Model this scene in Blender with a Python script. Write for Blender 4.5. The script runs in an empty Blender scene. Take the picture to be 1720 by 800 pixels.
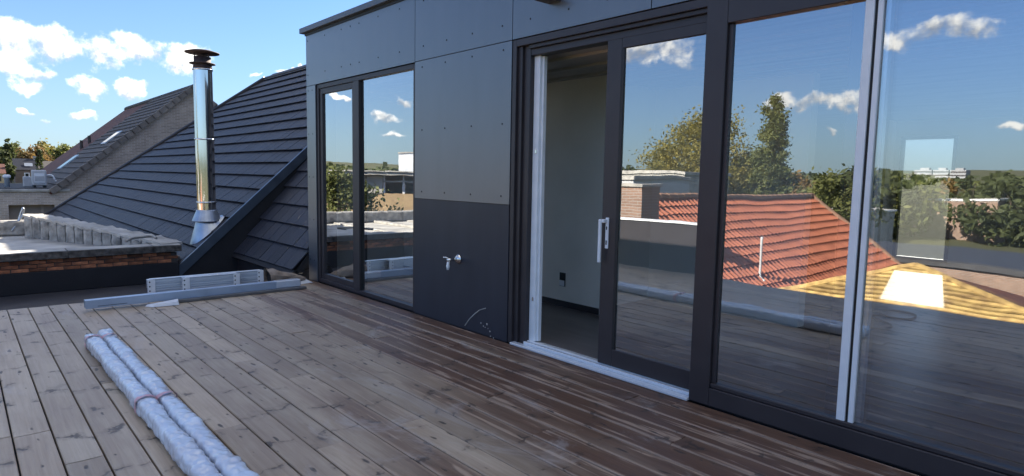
import bpy, bmesh, math, random
from mathutils import Vector, Matrix, noise as mn
random.seed(7)
S = bpy.context.scene
COL = S.collection
R = math.radians

# ------------------------------------------------------------------ camera
CAM_H, CAM_D, F_PX = 1.55, 3.775, 1049.64
YAW, PITCH, ROLL = R(48.29), R(-5.695), R(1.066)
fwd = Vector((-math.sin(YAW)*math.cos(PITCH), math.cos(YAW)*math.cos(PITCH), math.sin(PITCH)))
rgt0 = Vector((math.cos(YAW), math.sin(YAW), 0)); up0 = rgt0.cross(fwd)
rgt = math.cos(ROLL)*rgt0 + math.sin(ROLL)*up0
upv = -math.sin(ROLL)*rgt0 + math.cos(ROLL)*up0
CP = Vector((0, -CAM_D, CAM_H))
cd = bpy.data.cameras.new('camera'); cam = bpy.data.objects.new('camera', cd); COL.objects.link(cam)
cam.matrix_world = Matrix(((rgt.x, upv.x, -fwd.x, CP.x), (rgt.y, upv.y, -fwd.y, CP.y), (rgt.z, upv.z, -fwd.z, CP.z), (0, 0, 0, 1)))
cd.sensor_width = 36; cd.lens = 36*F_PX/1720; cd.clip_end = 5000; cd.clip_start = 0.05
S.camera = cam
def ray(px, py): return ((px-860)*rgt - (py-400)*upv + F_PX*fwd).normalized()
def on_x(px, py, X): d = ray(px, py); return CP + d*((X-CP.x)/d.x)
def on_y(px, py, Y): d = ray(px, py); return CP + d*((Y-CP.y)/d.y)
def on_z(px, py, Z): d = ray(px, py); return CP + d*((Z-CP.z)/d.z)
def mir(p): return Vector((p.x, -p.y, p.z))

# ------------------------------------------------------------------ light, exposure
SUN = Vector((-0.245, 0.97, 0.60)).normalized()
sd = bpy.data.lights.new('sun', 'SUN'); sd.energy = 4.2; sd.angle = R(0.5); sd.color = (1, .9, .76)
so = bpy.data.objects.new('sun', sd); COL.objects.link(so); so.rotation_euler = SUN.to_track_quat('Z', 'Y').to_euler(); so.location = (-5, 20, 30)
vs = S.view_settings; vs.view_transform = 'Standard'; vs.look = 'None'; vs.gamma = 1; vs.use_curve_mapping = False
vs.exposure = 2.1
S.cycles.use_denoising = True
S.cycles.max_bounces = 8; S.cycles.transparent_max_bounces = 16; S.cycles.glossy_bounces = 6
S.cycles.sample_clamp_indirect = 10; S.cycles.diffuse_bounces = 6; S.cycles.caustics_reflective = False; S.cycles.caustics_refractive = False

# world: physical sky plus scattered fair-weather clouds
W = bpy.data.worlds.new('World'); S.world = W; W.use_nodes = True
nt = W.node_tree; N = nt.nodes; L = nt.links
bg = N['Background']; bg.inputs[1].default_value = 0.11
sky = N.new('ShaderNodeTexSky'); sky.sky_type = 'NISHITA'; sky.sun_disc = False
sky.sun_elevation = R(31); sky.sun_rotation = R(-14.2); sky.dust_density = .6; sky.ozone_density = 2.5; sky.air_density = 1.0; sky.altitude = 100
def wmath(op, a, b=None, c=None):
    n = N.new('ShaderNodeMath'); n.operation = op
    for i, v in enumerate((a, b, c)):
        if v is None: continue
        if isinstance(v, (int, float)): n.inputs[i].default_value = v
        else: L.new(v, n.inputs[i])
    return n.outputs[0]
geo = N.new('ShaderNodeTexCoord'); dvec = geo.outputs['Generated']
def warp(vec, scale, amp, detail):
    q = N.new('ShaderNodeTexNoise'); q.inputs['Scale'].default_value = scale; q.inputs['Detail'].default_value = detail; L.new(dvec, q.inputs['Vector'])
    a = N.new('ShaderNodeVectorMath'); a.operation = 'SUBTRACT'; L.new(q.outputs['Color'], a.inputs[0]); a.inputs[1].default_value = (.5, .5, .5)
    b = N.new('ShaderNodeVectorMath'); b.operation = 'MULTIPLY_ADD'; L.new(a.outputs[0], b.inputs[0]); b.inputs[1].default_value = (amp, amp, amp); L.new(vec, b.inputs[2]); return b.outputs[0]
wvec = warp(warp(dvec, 16, .055, 3), 60, .018, 4)
clouds = []
def cloud(px, py, hw, hh, mirrored=False):
    c = ray(px, py); r_ = ray(px+hw, py)-c; u_ = ray(px, py-hh)-c
    if mirrored: c, r_, u_ = mir(c), mir(r_), mir(u_)
    clouds.append((c, r_, u_))
for a in ((15,62,62,44),(88,72,60,30),(165,85,55,30),(238,84,42,30),(300,92,66,30),(35,108,45,18),(145,143,48,22),(222,149,26,19),(40,134,27,15),(35,180,20,9),(66,196,17,7),(124,187,28,10),(430,126,14,5),(488,121,26,7),(160,234,20,6)):
    cloud(*a)
for a in ((1390,172,80,17),(1300,172,40,15),(1570,55,110,24),(1490,70,40,16),(1400,221,15,7),(1712,208,28,9),(1740,85,45,18),(570,167,16,7),(648,201,24,9),(655,226,22,6),(688,170,18,10),(1110,75,40,12)):
    cloud(*a, mirrored=True)
rw = random.Random(3)
for i in range(14):                                     # the same kind of cloud all round the sky
    az = R(rw.choice((rw.uniform(-60, 95), rw.uniform(215, 290)))); el = R(rw.uniform(6, 30)); w_ = rw.uniform(.03, .09)
    c = Vector((math.sin(az)*math.cos(el), math.cos(az)*math.cos(el), math.sin(el)))
    r_ = Vector((math.cos(az), -math.sin(az), 0)); u_ = r_.cross(c)
    clouds.append((c, r_*w_, (u_ if u_.z > 0 else -u_)*w_*.35))
dm = None; sw = 0.0; swv = 0.0
for c, r_, u_ in clouds:
    outs = []
    for e in (r_, u_):
        e2 = e - c*e.dot(c); k = e2/e2.length_squared
        v = N.new('ShaderNodeVectorMath'); v.operation = 'DOT_PRODUCT'; L.new(wvec, v.inputs[0]); v.inputs[1].default_value = k
        outs.append(v.outputs['Value'])
    d2 = wmath('MULTIPLY_ADD', outs[0], outs[0], wmath('MULTIPLY', outs[1], outs[1]))
    wgt = wmath('POWER', .04, d2); sw = wmath('ADD', wgt, sw); swv = wmath('MULTIPLY_ADD', wgt, outs[1], swv)
    dm = d2 if dm is None else wmath('SMOOTH_MIN', dm, d2, .35)
def wnoise(scale, detail, vec, rough=.6):
    n = N.new('ShaderNodeTexNoise'); n.inputs['Scale'].default_value = scale; n.inputs['Detail'].default_value = detail; n.inputs['Roughness'].default_value = rough
    L.new(vec, n.inputs['Vector']); return n.outputs['Fac']
sh = N.new('ShaderNodeVectorMath'); sh.operation = 'ADD'; L.new(dvec, sh.inputs[0]); sh.inputs[1].default_value = (0, .006, .012)
n1 = wnoise(26, 9, dvec); n2 = wnoise(26, 9, sh.outputs[0])
# unseen high cumulus on a flat layer, added to brighten and whiten the shade
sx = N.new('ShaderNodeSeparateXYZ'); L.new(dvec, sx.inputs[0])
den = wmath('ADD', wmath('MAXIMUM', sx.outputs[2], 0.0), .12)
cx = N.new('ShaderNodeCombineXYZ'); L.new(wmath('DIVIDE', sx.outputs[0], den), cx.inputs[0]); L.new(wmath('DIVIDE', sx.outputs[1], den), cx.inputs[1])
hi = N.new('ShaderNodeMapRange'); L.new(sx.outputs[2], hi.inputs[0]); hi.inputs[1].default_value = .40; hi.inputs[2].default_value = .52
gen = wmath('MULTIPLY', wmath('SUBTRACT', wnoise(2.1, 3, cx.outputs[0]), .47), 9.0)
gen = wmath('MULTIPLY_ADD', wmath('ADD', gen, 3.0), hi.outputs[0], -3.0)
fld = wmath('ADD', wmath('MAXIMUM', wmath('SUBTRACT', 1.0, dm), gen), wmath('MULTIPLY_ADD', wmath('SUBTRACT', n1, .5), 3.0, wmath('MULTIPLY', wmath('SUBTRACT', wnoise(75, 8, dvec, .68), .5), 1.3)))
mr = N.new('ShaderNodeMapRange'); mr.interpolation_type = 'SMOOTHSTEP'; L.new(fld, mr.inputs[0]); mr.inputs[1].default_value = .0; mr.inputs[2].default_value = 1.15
vv_ = wmath('DIVIDE', swv, wmath('ADD', sw, .02))
shade = wmath('MULTIPLY_ADD', wmath('SUBTRACT', n1, n2), 3.0, wmath('MULTIPLY_ADD', vv_, .75, wmath('MULTIPLY_ADD', n1, 1.4, -.62)))
mr2 = N.new('ShaderNodeMapRange'); L.new(shade, mr2.inputs[0]); mr2.inputs[1].default_value = -.55; mr2.inputs[2].default_value = .45
cm = N.new('ShaderNodeMix'); cm.data_type = 'RGBA'; L.new(mr2.outputs[0], cm.inputs[0])
cm.inputs[6].default_value = (1.7, 1.75, 1.85, 1); cm.inputs[7].default_value = (5.0, 4.8, 4.45, 1)
hs = N.new('ShaderNodeHueSaturation'); L.new(sky.outputs[0], hs.inputs['Color']); hs.inputs['Saturation'].default_value = 1.0; hs.inputs['Value'].default_value = 1.0
tn = N.new('ShaderNodeMix'); tn.data_type = 'RGBA'; tn.blend_type = 'MULTIPLY'; tn.inputs[0].default_value = 1; L.new(hs.outputs[0], tn.inputs[6]); tn.inputs[7].default_value = (.228, .325, .475, 1)
hz = N.new('ShaderNodeMix'); hz.data_type = 'RGBA'      # pale air near the horizon
L.new(wmath('MULTIPLY', wmath('POWER', 2.718, wmath('MULTIPLY', wmath('MAXIMUM', sx.outputs[2], 0.0), -7.0)), .8), hz.inputs[0]); L.new(tn.outputs[2], hz.inputs[6]); hz.inputs[7].default_value = (1.4, 1.78, 1.95, 1)
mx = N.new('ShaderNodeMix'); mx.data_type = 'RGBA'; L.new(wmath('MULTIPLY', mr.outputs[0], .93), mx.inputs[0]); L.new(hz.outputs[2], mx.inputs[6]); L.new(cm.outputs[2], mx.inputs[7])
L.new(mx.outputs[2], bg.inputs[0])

# ------------------------------------------------------------------ materials
MATS = {}
def mat(name, col, rough=.6, col2=None, scale=6, metal=0, bump=0, bscale=40, stretch=(1, 1, 1), spec=.5, coords='Object', rrand=0, contrast=(.3, .7), detail=6):
    if name in MATS: return MATS[name]
    m = bpy.data.materials.new(name); m.use_nodes = True; t = m.node_tree; n = t.nodes; l = t.links
    b = n['Principled BSDF']; b.inputs['Roughness'].default_value = rough; b.inputs['Metallic'].default_value = metal
    b.inputs['Specular IOR Level'].default_value = spec
    col2 = col2 or tuple(c*.72 for c in col)
    tc = n.new('ShaderNodeTexCoord'); mp = n.new('ShaderNodeMapping'); mp.inputs['Scale'].default_value = stretch
    l.new(tc.outputs[coords], mp.inputs['Vector'])
    nz = n.new('ShaderNodeTexNoise'); nz.inputs['Scale'].default_value = scale; nz.inputs['Detail'].default_value = detail; l.new(mp.outputs[0], nz.inputs['Vector'])
    cr = n.new('ShaderNodeValToRGB'); cr.color_ramp.elements[0].position = contrast[0]; cr.color_ramp.elements[1].position = contrast[1]
    cr.color_ramp.elements[0].color = (*col2, 1); cr.color_ramp.elements[1].color = (*col, 1); l.new(nz.outputs['Fac'], cr.inputs[0])
    out = cr.outputs[0]
    if rrand:
        oi = n.new('ShaderNodeObjectInfo'); mm = n.new('ShaderNodeMath'); mm.operation = 'MULTIPLY_ADD'; mm.inputs[1].default_value = rrand*2; mm.inputs[2].default_value = 1-rrand
        l.new(oi.outputs['Random'], mm.inputs[0]); hv = n.new('ShaderNodeHueSaturation'); l.new(out, hv.inputs['Color']); l.new(mm.outputs[0], hv.inputs['Value']); out = hv.outputs[0]
    l.new(out, b.inputs['Base Color'])
    if bump:
        nb = n.new('ShaderNodeTexNoise'); nb.inputs['Scale'].default_value = bscale; nb.inputs['Detail'].default_value = 5; l.new(mp.outputs[0], nb.inputs['Vector'])
        bp = n.new('ShaderNodeBump'); bp.inputs['Strength'].default_value = bump; bp.inputs['Distance'].default_value = .02; l.new(nb.outputs['Fac'], bp.inputs['Height']); l.new(bp.outputs[0], b.inputs['Normal'])
    MATS[name] = m; return m
def brick_mat(name, c1, c2, mortar, bw=.22, bh=.065, axis='YZ', mix=.5):
    m = mat(name, c1, .85, c2, 3); t = m.node_tree; n = t.nodes; l = t.links; b = n['Principled BSDF']
    tc = n.new('ShaderNodeTexCoord'); sp = n.new('ShaderNodeSeparateXYZ'); cb = n.new('ShaderNodeCombineXYZ'); l.new(tc.outputs['Object'], sp.inputs[0])
    if axis == 'YZ': l.new(sp.outputs['Y'], cb.inputs[0])
    else: l.new(sp.outputs['X'], cb.inputs[0])
    l.new(sp.outputs['Z'], cb.inputs[1])
    br = n.new('ShaderNodeTexBrick'); br.inputs['Scale'].default_value = 1; br.inputs['Brick Width'].default_value = bw; br.inputs['Row Height'].default_value = bh; br.inputs['Mortar Size'].default_value = .008
    br.inputs['Color1'].default_value = (*c1, 1); br.inputs['Color2'].default_value = (*c2, 1); br.inputs['Mortar'].default_value = (*mortar, 1); l.new(cb.outputs[0], br.inputs['Vector'])
    nz = n.new('ShaderNodeTexNoise'); nz.inputs['Scale'].default_value = 1.3; nz.inputs['Detail'].default_value = 7; l.new(tc.outputs['Object'], nz.inputs['Vector'])
    hv = n.new('ShaderNodeHueSaturation'); l.new(br.outputs['Color'], hv.inputs['Color']); ma = n.new('ShaderNodeMath'); ma.operation = 'MULTIPLY_ADD'; l.new(nz.outputs['Fac'], ma.inputs[0]); ma.inputs[1].default_value = .9; ma.inputs[2].default_value = .55; l.new(ma.outputs[0], hv.inputs['Value'])
    l.new(hv.outputs[0], b.inputs['Base Color'])
    bp = n.new('ShaderNodeBump'); bp.inputs['Strength'].default_value = .5; bp.inputs['Distance'].default_value = .01; l.new(br.outputs['Fac'], bp.inputs['Height']); bp.invert = True; l.new(bp.outputs[0], b.inputs['Normal'])
    return m

def wood_mat():
    m = bpy.data.materials.new('weathered_wood'); m.use_nodes = True; t = m.node_tree; n = t.nodes; l = t.links; b = n['Principled BSDF']
    def mth(op, a, b_=None, c=None):
        q = n.new('ShaderNodeMath'); q.operation = op
        for i, v in enumerate((a, b_, c)):
            if v is None: continue
            if isinstance(v, (int, float)): q.inputs[i].default_value = v
            else: l.new(v, q.inputs[i])
        return q.outputs[0]
    tc = n.new('ShaderNodeTexCoord'); oi = n.new('ShaderNodeObjectInfo')
    off = n.new('ShaderNodeVectorMath'); off.operation = 'SCALE'; off.inputs[0].default_value = (37, 11, 5); l.new(oi.outputs['Random'], off.inputs['Scale'])
    pv = n.new('ShaderNodeVectorMath'); pv.operation = 'ADD'; l.new(tc.outputs['Object'], pv.inputs[0]); l.new(off.outputs[0], pv.inputs[1]); P = pv.outputs[0]
    def nz(scale, stretch, detail=5, dist=0, rough=.55, vec=None):
        mp = n.new('ShaderNodeMapping'); mp.inputs['Scale'].default_value = stretch; l.new(vec or P, mp.inputs['Vector'])
        q = n.new('ShaderNodeTexNoise'); q.inputs['Scale'].default_value = scale; q.inputs['Detail'].default_value = detail; q.inputs['Distortion'].default_value = dist; q.inputs['Roughness'].default_value = rough
        l.new(mp.outputs[0], q.inputs['Vector']); return q.outputs['Fac']
    def ramp(v, a, b_):
        q = n.new('ShaderNodeMapRange'); q.interpolation_type = 'SMOOTHSTEP'; l.new(v, q.inputs[0]); q.inputs[1].default_value = a; q.inputs[2].default_value = b_; return q.outputs[0]
    def mix(f, a, b_):
        q = n.new('ShaderNodeMix'); q.data_type = 'RGBA'
        if isinstance(f, float): q.inputs[0].default_value = f
        else: l.new(f, q.inputs[0])
        for i, v in ((6, a), (7, b_)):
            if isinstance(v, tuple): q.inputs[i].default_value = (*v, 1)
            else: l.new(v, q.inputs[i])
        return q.outputs[2]
    grain = nz(28, (.06, 1.6, 1), 7, .6)
    fine = nz(150, (.04, 1.2, 1), 4, .2)
    patch = nz(2.2, (.5, 1.6, 1), 5)
    base = mix(grain, (.25, .175, .115), (.48, .385, .28))
    base = mix(ramp(patch, .35, .7), base, mix(grain, (.37, .30, .22), (.58, .495, .385)))
    hv = n.new('ShaderNodeHueSaturation'); l.new(base, hv.inputs['Color']); l.new(mth('MULTIPLY_ADD', oi.outputs['Random'], .34, .80), hv.inputs['Value']); base = hv.outputs[0]
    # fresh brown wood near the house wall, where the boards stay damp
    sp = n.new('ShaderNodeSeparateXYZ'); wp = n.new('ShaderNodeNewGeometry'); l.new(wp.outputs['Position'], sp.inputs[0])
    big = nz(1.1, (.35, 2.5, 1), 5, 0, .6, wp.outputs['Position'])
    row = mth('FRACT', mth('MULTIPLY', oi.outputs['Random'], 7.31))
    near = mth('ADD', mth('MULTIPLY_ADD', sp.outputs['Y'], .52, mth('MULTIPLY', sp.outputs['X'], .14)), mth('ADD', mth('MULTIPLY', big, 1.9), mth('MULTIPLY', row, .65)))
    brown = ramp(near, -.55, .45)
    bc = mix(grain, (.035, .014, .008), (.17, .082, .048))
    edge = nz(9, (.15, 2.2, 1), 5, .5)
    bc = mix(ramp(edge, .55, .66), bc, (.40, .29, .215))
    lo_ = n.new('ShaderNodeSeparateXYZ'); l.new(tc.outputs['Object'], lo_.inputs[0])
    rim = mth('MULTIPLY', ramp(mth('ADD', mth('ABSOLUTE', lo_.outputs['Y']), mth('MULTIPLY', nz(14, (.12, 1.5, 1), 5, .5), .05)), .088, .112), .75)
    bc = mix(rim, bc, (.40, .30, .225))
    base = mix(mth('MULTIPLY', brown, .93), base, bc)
    # short dark checks running across the boards
    wv = n.new('ShaderNodeTexWave'); wv.wave_type = 'BANDS'; wv.bands_direction = 'X'; wv.inputs['Scale'].default_value = .62; wv.inputs['Distortion'].default_value = 5.5; wv.inputs['Detail'].default_value = 5; wv.inputs['Detail Scale'].default_value = 2.6; wv.inputs['Detail Roughness'].default_value = .62
    l.new(P, wv.inputs['Vector'])
    thin = ramp(wv.outputs['Fac'], .022, .0)
    gate = ramp(nz(4.5, (1, 2.2, 1), 4), .44, .60)
    fringe = mth('MULTIPLY', ramp(wv.outputs['Fac'], .22, .0), .28)
    cracks = mth('MULTIPLY', mth('MAXIMUM', thin, fringe), gate)
    # knots
    mp = n.new('ShaderNodeMapping'); mp.inputs['Scale'].default_value = (2.6, 9.5, 1); l.new(P, mp.inputs['Vector'])
    vo = n.new('ShaderNodeTexVoronoi'); vo.voronoi_dimensions = '2D'; vo.inputs['Scale'].default_value = 1.0; vo.inputs['Randomness'].default_value = 1
    wj = n.new('ShaderNodeVectorMath'); wj.operation = 'ADD'; l.new(mp.outputs[0], wj.inputs[0])
    nj = n.new('ShaderNodeTexNoise'); nj.inputs['Scale'].default_value = 9; l.new(P, nj.inputs['Vector']); sj = n.new('ShaderNodeVectorMath'); sj.operation = 'SCALE'; sj.inputs['Scale'].default_value = .3; l.new(nj.outputs['Color'], sj.inputs[0]); l.new(sj.outputs[0], wj.inputs[1])
    l.new(wj.outputs[0], vo.inputs['Vector'])
    sel = n.new('ShaderNodeSeparateColor'); l.new(vo.outputs['Color'], sel.inputs[0])
    ksz = mth('MULTIPLY', sel.outputs[0], .10)
    knot = mth('MULTIPLY', ramp(mth('SUBTRACT', vo.outputs['Distance'], ksz), .05, -.02), ramp(sel.outputs[1], .42, .46))
    dark = mth('MAXIMUM', mth('MULTIPLY', cracks, .8), mth('MULTIPLY', knot, .85))
    base = mix(dark, base, (.035, .025, .02))
    streak = ramp(fine, .62, .75)
    base = mix(mth('MULTIPLY', streak, .35), base, (.09, .065, .05))
    scuff = mth('MULTIPLY', ramp(nz(1.6, (.6, 1, 1), 9, 1.2, .72, wp.outputs['Position']), .56, .70), .38)
    base = mix(scuff, base, (.52, .49, .47))
    l.new(base, b.inputs['Base Color'])
    l.new(mth('MULTIPLY_ADD', patch, .3, .36), b.inputs['Roughness'])
    hgt = mth('SUBTRACT', mth('MULTIPLY_ADD', fine, .35, mth('MULTIPLY', grain, .6)), mth('MULTIPLY', dark, .9))
    bp = n.new('ShaderNodeBump'); bp.inputs['Strength'].default_value = .55; bp.inputs['Distance'].default_value = .006; l.new(hgt, bp.inputs['Height']); l.new(bp.outputs[0], b.inputs['Normal'])
    return m
WOOD = wood_mat()

def glass_mat(name, refl, tint, wav=.0008):
    m = bpy.data.materials.new(name); m.use_nodes = True; t = m.node_tree; n = t.nodes; l = t.links
    n.remove(n['Principled BSDF'])
    tr = n.new('ShaderNodeBsdfTransparent'); tr.inputs[0].default_value = (*tint, 1)
    gl = n.new('ShaderNodeBsdfGlossy'); gl.inputs['Roughness'].default_value = 0.0; gl.inputs['Color'].default_value = (.95, .98, 1, 1)
    fr = n.new('ShaderNodeLayerWeight'); fr.inputs['Blend'].default_value = .5; fq = n.new('ShaderNodeMath'); fq.operation = 'POWER'; fq.inputs[1].default_value = 2.0; l.new(fr.outputs['Facing'], fq.inputs[0])
    ma = n.new('ShaderNodeMath'); ma.operation = 'MULTIPLY_ADD'; ma.use_clamp = True; l.new(fq.outputs[0], ma.inputs[0]); ma.inputs[1].default_value = .9; ma.inputs[2].default_value = refl
    tc = n.new('ShaderNodeTexCoord'); oi = n.new('ShaderNodeObjectInfo'); av = n.new('ShaderNodeVectorMath'); av.operation = 'MULTIPLY_ADD'
    l.new(oi.outputs['Random'], av.inputs[1]); av.inputs[0].default_value = (31, 0, 17); l.new(tc.outputs['Object'], av.inputs[2])
    nz = n.new('ShaderNodeTexNoise'); nz.inputs['Scale'].default_value = 1.7; nz.inputs['Detail'].default_value = 2.5; nz.inputs['Roughness'].default_value = .35; l.new(av.outputs[0], nz.inputs['Vector'])
    bp = n.new('ShaderNodeBump'); bp.inputs['Strength'].default_value = 1; bp.inputs['Distance'].default_value = wav; l.new(nz.outputs['Fac'], bp.inputs['Height']); l.new(bp.outputs[0], gl.inputs['Normal'])
    mx_ = n.new('ShaderNodeMixShader'); gb = n.new('ShaderNodeNewGeometry'); mf = n.new('ShaderNodeMath'); mf.operation = 'MULTIPLY_ADD'; l.new(gb.outputs['Backfacing'], mf.inputs[0]); mf.inputs[1].default_value = -1; mf.inputs[2].default_value = 1; mg = n.new('ShaderNodeMath'); mg.operation = 'MULTIPLY'; l.new(ma.outputs[0], mg.inputs[0]); l.new(mf.outputs[0], mg.inputs[1]); l.new(mg.outputs[0], mx_.inputs[0]); l.new(tr.outputs[0], mx_.inputs[1]); l.new(gl.outputs[0], mx_.inputs[2]); l.new(mx_.outputs[0], n['Material Output'].inputs[0])
    return m
GLASS = glass_mat('window_glass', .37, (.96, .975, .98), .0014)
GLASS3 = glass_mat('tinted_glass', .05, (.66, .66, .64), .0005)
GLASS2 = glass_mat('inner_glass', .08, (.9, .92, .95), .0005)

ANTH = mat('anthracite_frame', (.040, .034, .037), .42, (.030, .025, .028), 4)
PANEL = mat('dark_cladding', (.052, .066, .088), .34, (.041, .053, .072), 2.2, rrand=.10, bump=.03, bscale=300, spec=1.0, stretch=(2.5, 1, .6), detail=9)
PANEL_D = mat('darker_cladding', (.030, .033, .046), .42, (.023, .025, .036), 2.2, bump=.03, bscale=300, stretch=(2.5, 1, .6), detail=9)
for m_ in (PANEL,):
    b_ = m_.node_tree.nodes['Principled BSDF']; b_.inputs['Coat Weight'].default_value = 1; b_.inputs['Coat IOR'].default_value = 1.65; b_.inputs['Coat Roughness'].default_value = .33
WHITE = mat('white_profile', (.84, .86, .88), .35, (.74, .77, .80), 8)
ALU = mat('aluminium', (.82, .86, .90), .2, (.62, .66, .71), 12, metal=.25, stretch=(8, .3, 8))
GALV = mat('grey_blue_profile', (.40, .50, .63), .32, (.32, .40, .52), 5, metal=.15)
STEEL = mat('polished_steel', (.78, .77, .74), .09, (.66, .65, .62), 3, metal=1, stretch=(1, 1, .1))
LEAD = mat('lead_grey_steel', (.50, .54, .58), .33, (.36, .39, .42), 7, metal=.8)
SOOT = mat('rusty_sooty_metal', (.09, .055, .045), .7, (.03, .02, .02), 14)
BITU = mat('black_bitumen', (.008, .008, .010), .7, (.014, .014, .017), 3, bump=.25, bscale=60)
BITU_G = mat('grey_bitumen_sheet', (.055, .055, .06), .55, (.025, .025, .03), 1.6, bump=.2, bscale=80)
TILE = mat('slate_roof_tile', (.030, .033, .043), .5, (.016, .018, .026), 22, spec=.32, rrand=.25, stretch=(6, .6, .6), bump=.2, bscale=30)
CEM = mat('weathered_cement', (.50, .48, .44), .85, (.15, .145, .135), 7, bump=.5, bscale=25, detail=8)
STONE = mat('mossy_dark_stone', (.15, .14, .125), .9, (.035, .033, .03), 14, bump=.6, bscale=35, detail=9)
CEML = mat('pale_cement', (.55, .53, .48), .85, (.27, .26, .24), 2.2, bump=.3, bscale=30, detail=9)
BRICKO = mat('old_orange_brick', (.52, .20, .09), .85, (.08, .04, .03), 9, rrand=.6, bump=.4, bscale=60)
MORTAR = mat('dirty_mortar', (.12, .10, .085), .9, (.05, .045, .04), 9, bump=.4)
BRICKG = brick_mat('beige_brick', (.46, .38, .32), (.36, .295, .25), (.54, .49, .45))
BRICKB = brick_mat('brown_brick', (.34, .275, .225), (.24, .19, .155), (.40, .36, .33))
BRICKY = brick_mat('yellow_brick', (.42, .29, .14), (.34, .22, .11), (.45, .38, .27))
BRICKX = brick_mat('dull_brick', (.28, .17, .12), (.22, .13, .09), (.33, .3, .27), axis='XZ')
PLAST = mat('bare_plaster', (.90, .87, .79), .9, (.82, .79, .71), 2.5, bump=.1)
CEIL = mat('grey_ceiling_board', (.50, .49, .46), .85, (.38, .37, .35), 2.2, stretch=(.5, 3, 1), detail=4)
FLOORI = mat('dark_floor', (.17, .15, .145), .3, (.11, .098, .094), 2.5, stretch=(.5, 2.5, 1), detail=7)
TERRA = mat('terracotta_tile', (.44, .15, .08), .85, (.27, .085, .05), 3.5, rrand=.14, bump=.2)
MOSSY = mat('mossy_yellow_tile', (.60, .42, .15), .85, (.24, .15, .06), 5, rrand=.25, bump=.3)
DARKT = mat('dark_concrete_tile', (.085, .075, .07), .75, (.045, .04, .038), 6, rrand=.15)
REDT = mat('weathered_red_tile', (.16, .06, .04), .8, (.06, .03, .025), 4)
PLASTIC = mat('grey_plastic', (.55, .56, .57), .5, (.45, .46, .47), 5)
CARD = mat('brown_paper', (.36, .29, .23), .8, (.24, .19, .15), 10, bump=.4, bscale=18)
BLACK = mat('black_rubber', (.012, .012, .013), .5)
BARK = mat('bark', (.10, .075, .055), .9, (.05, .04, .03), 12, bump=.5)

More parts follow.
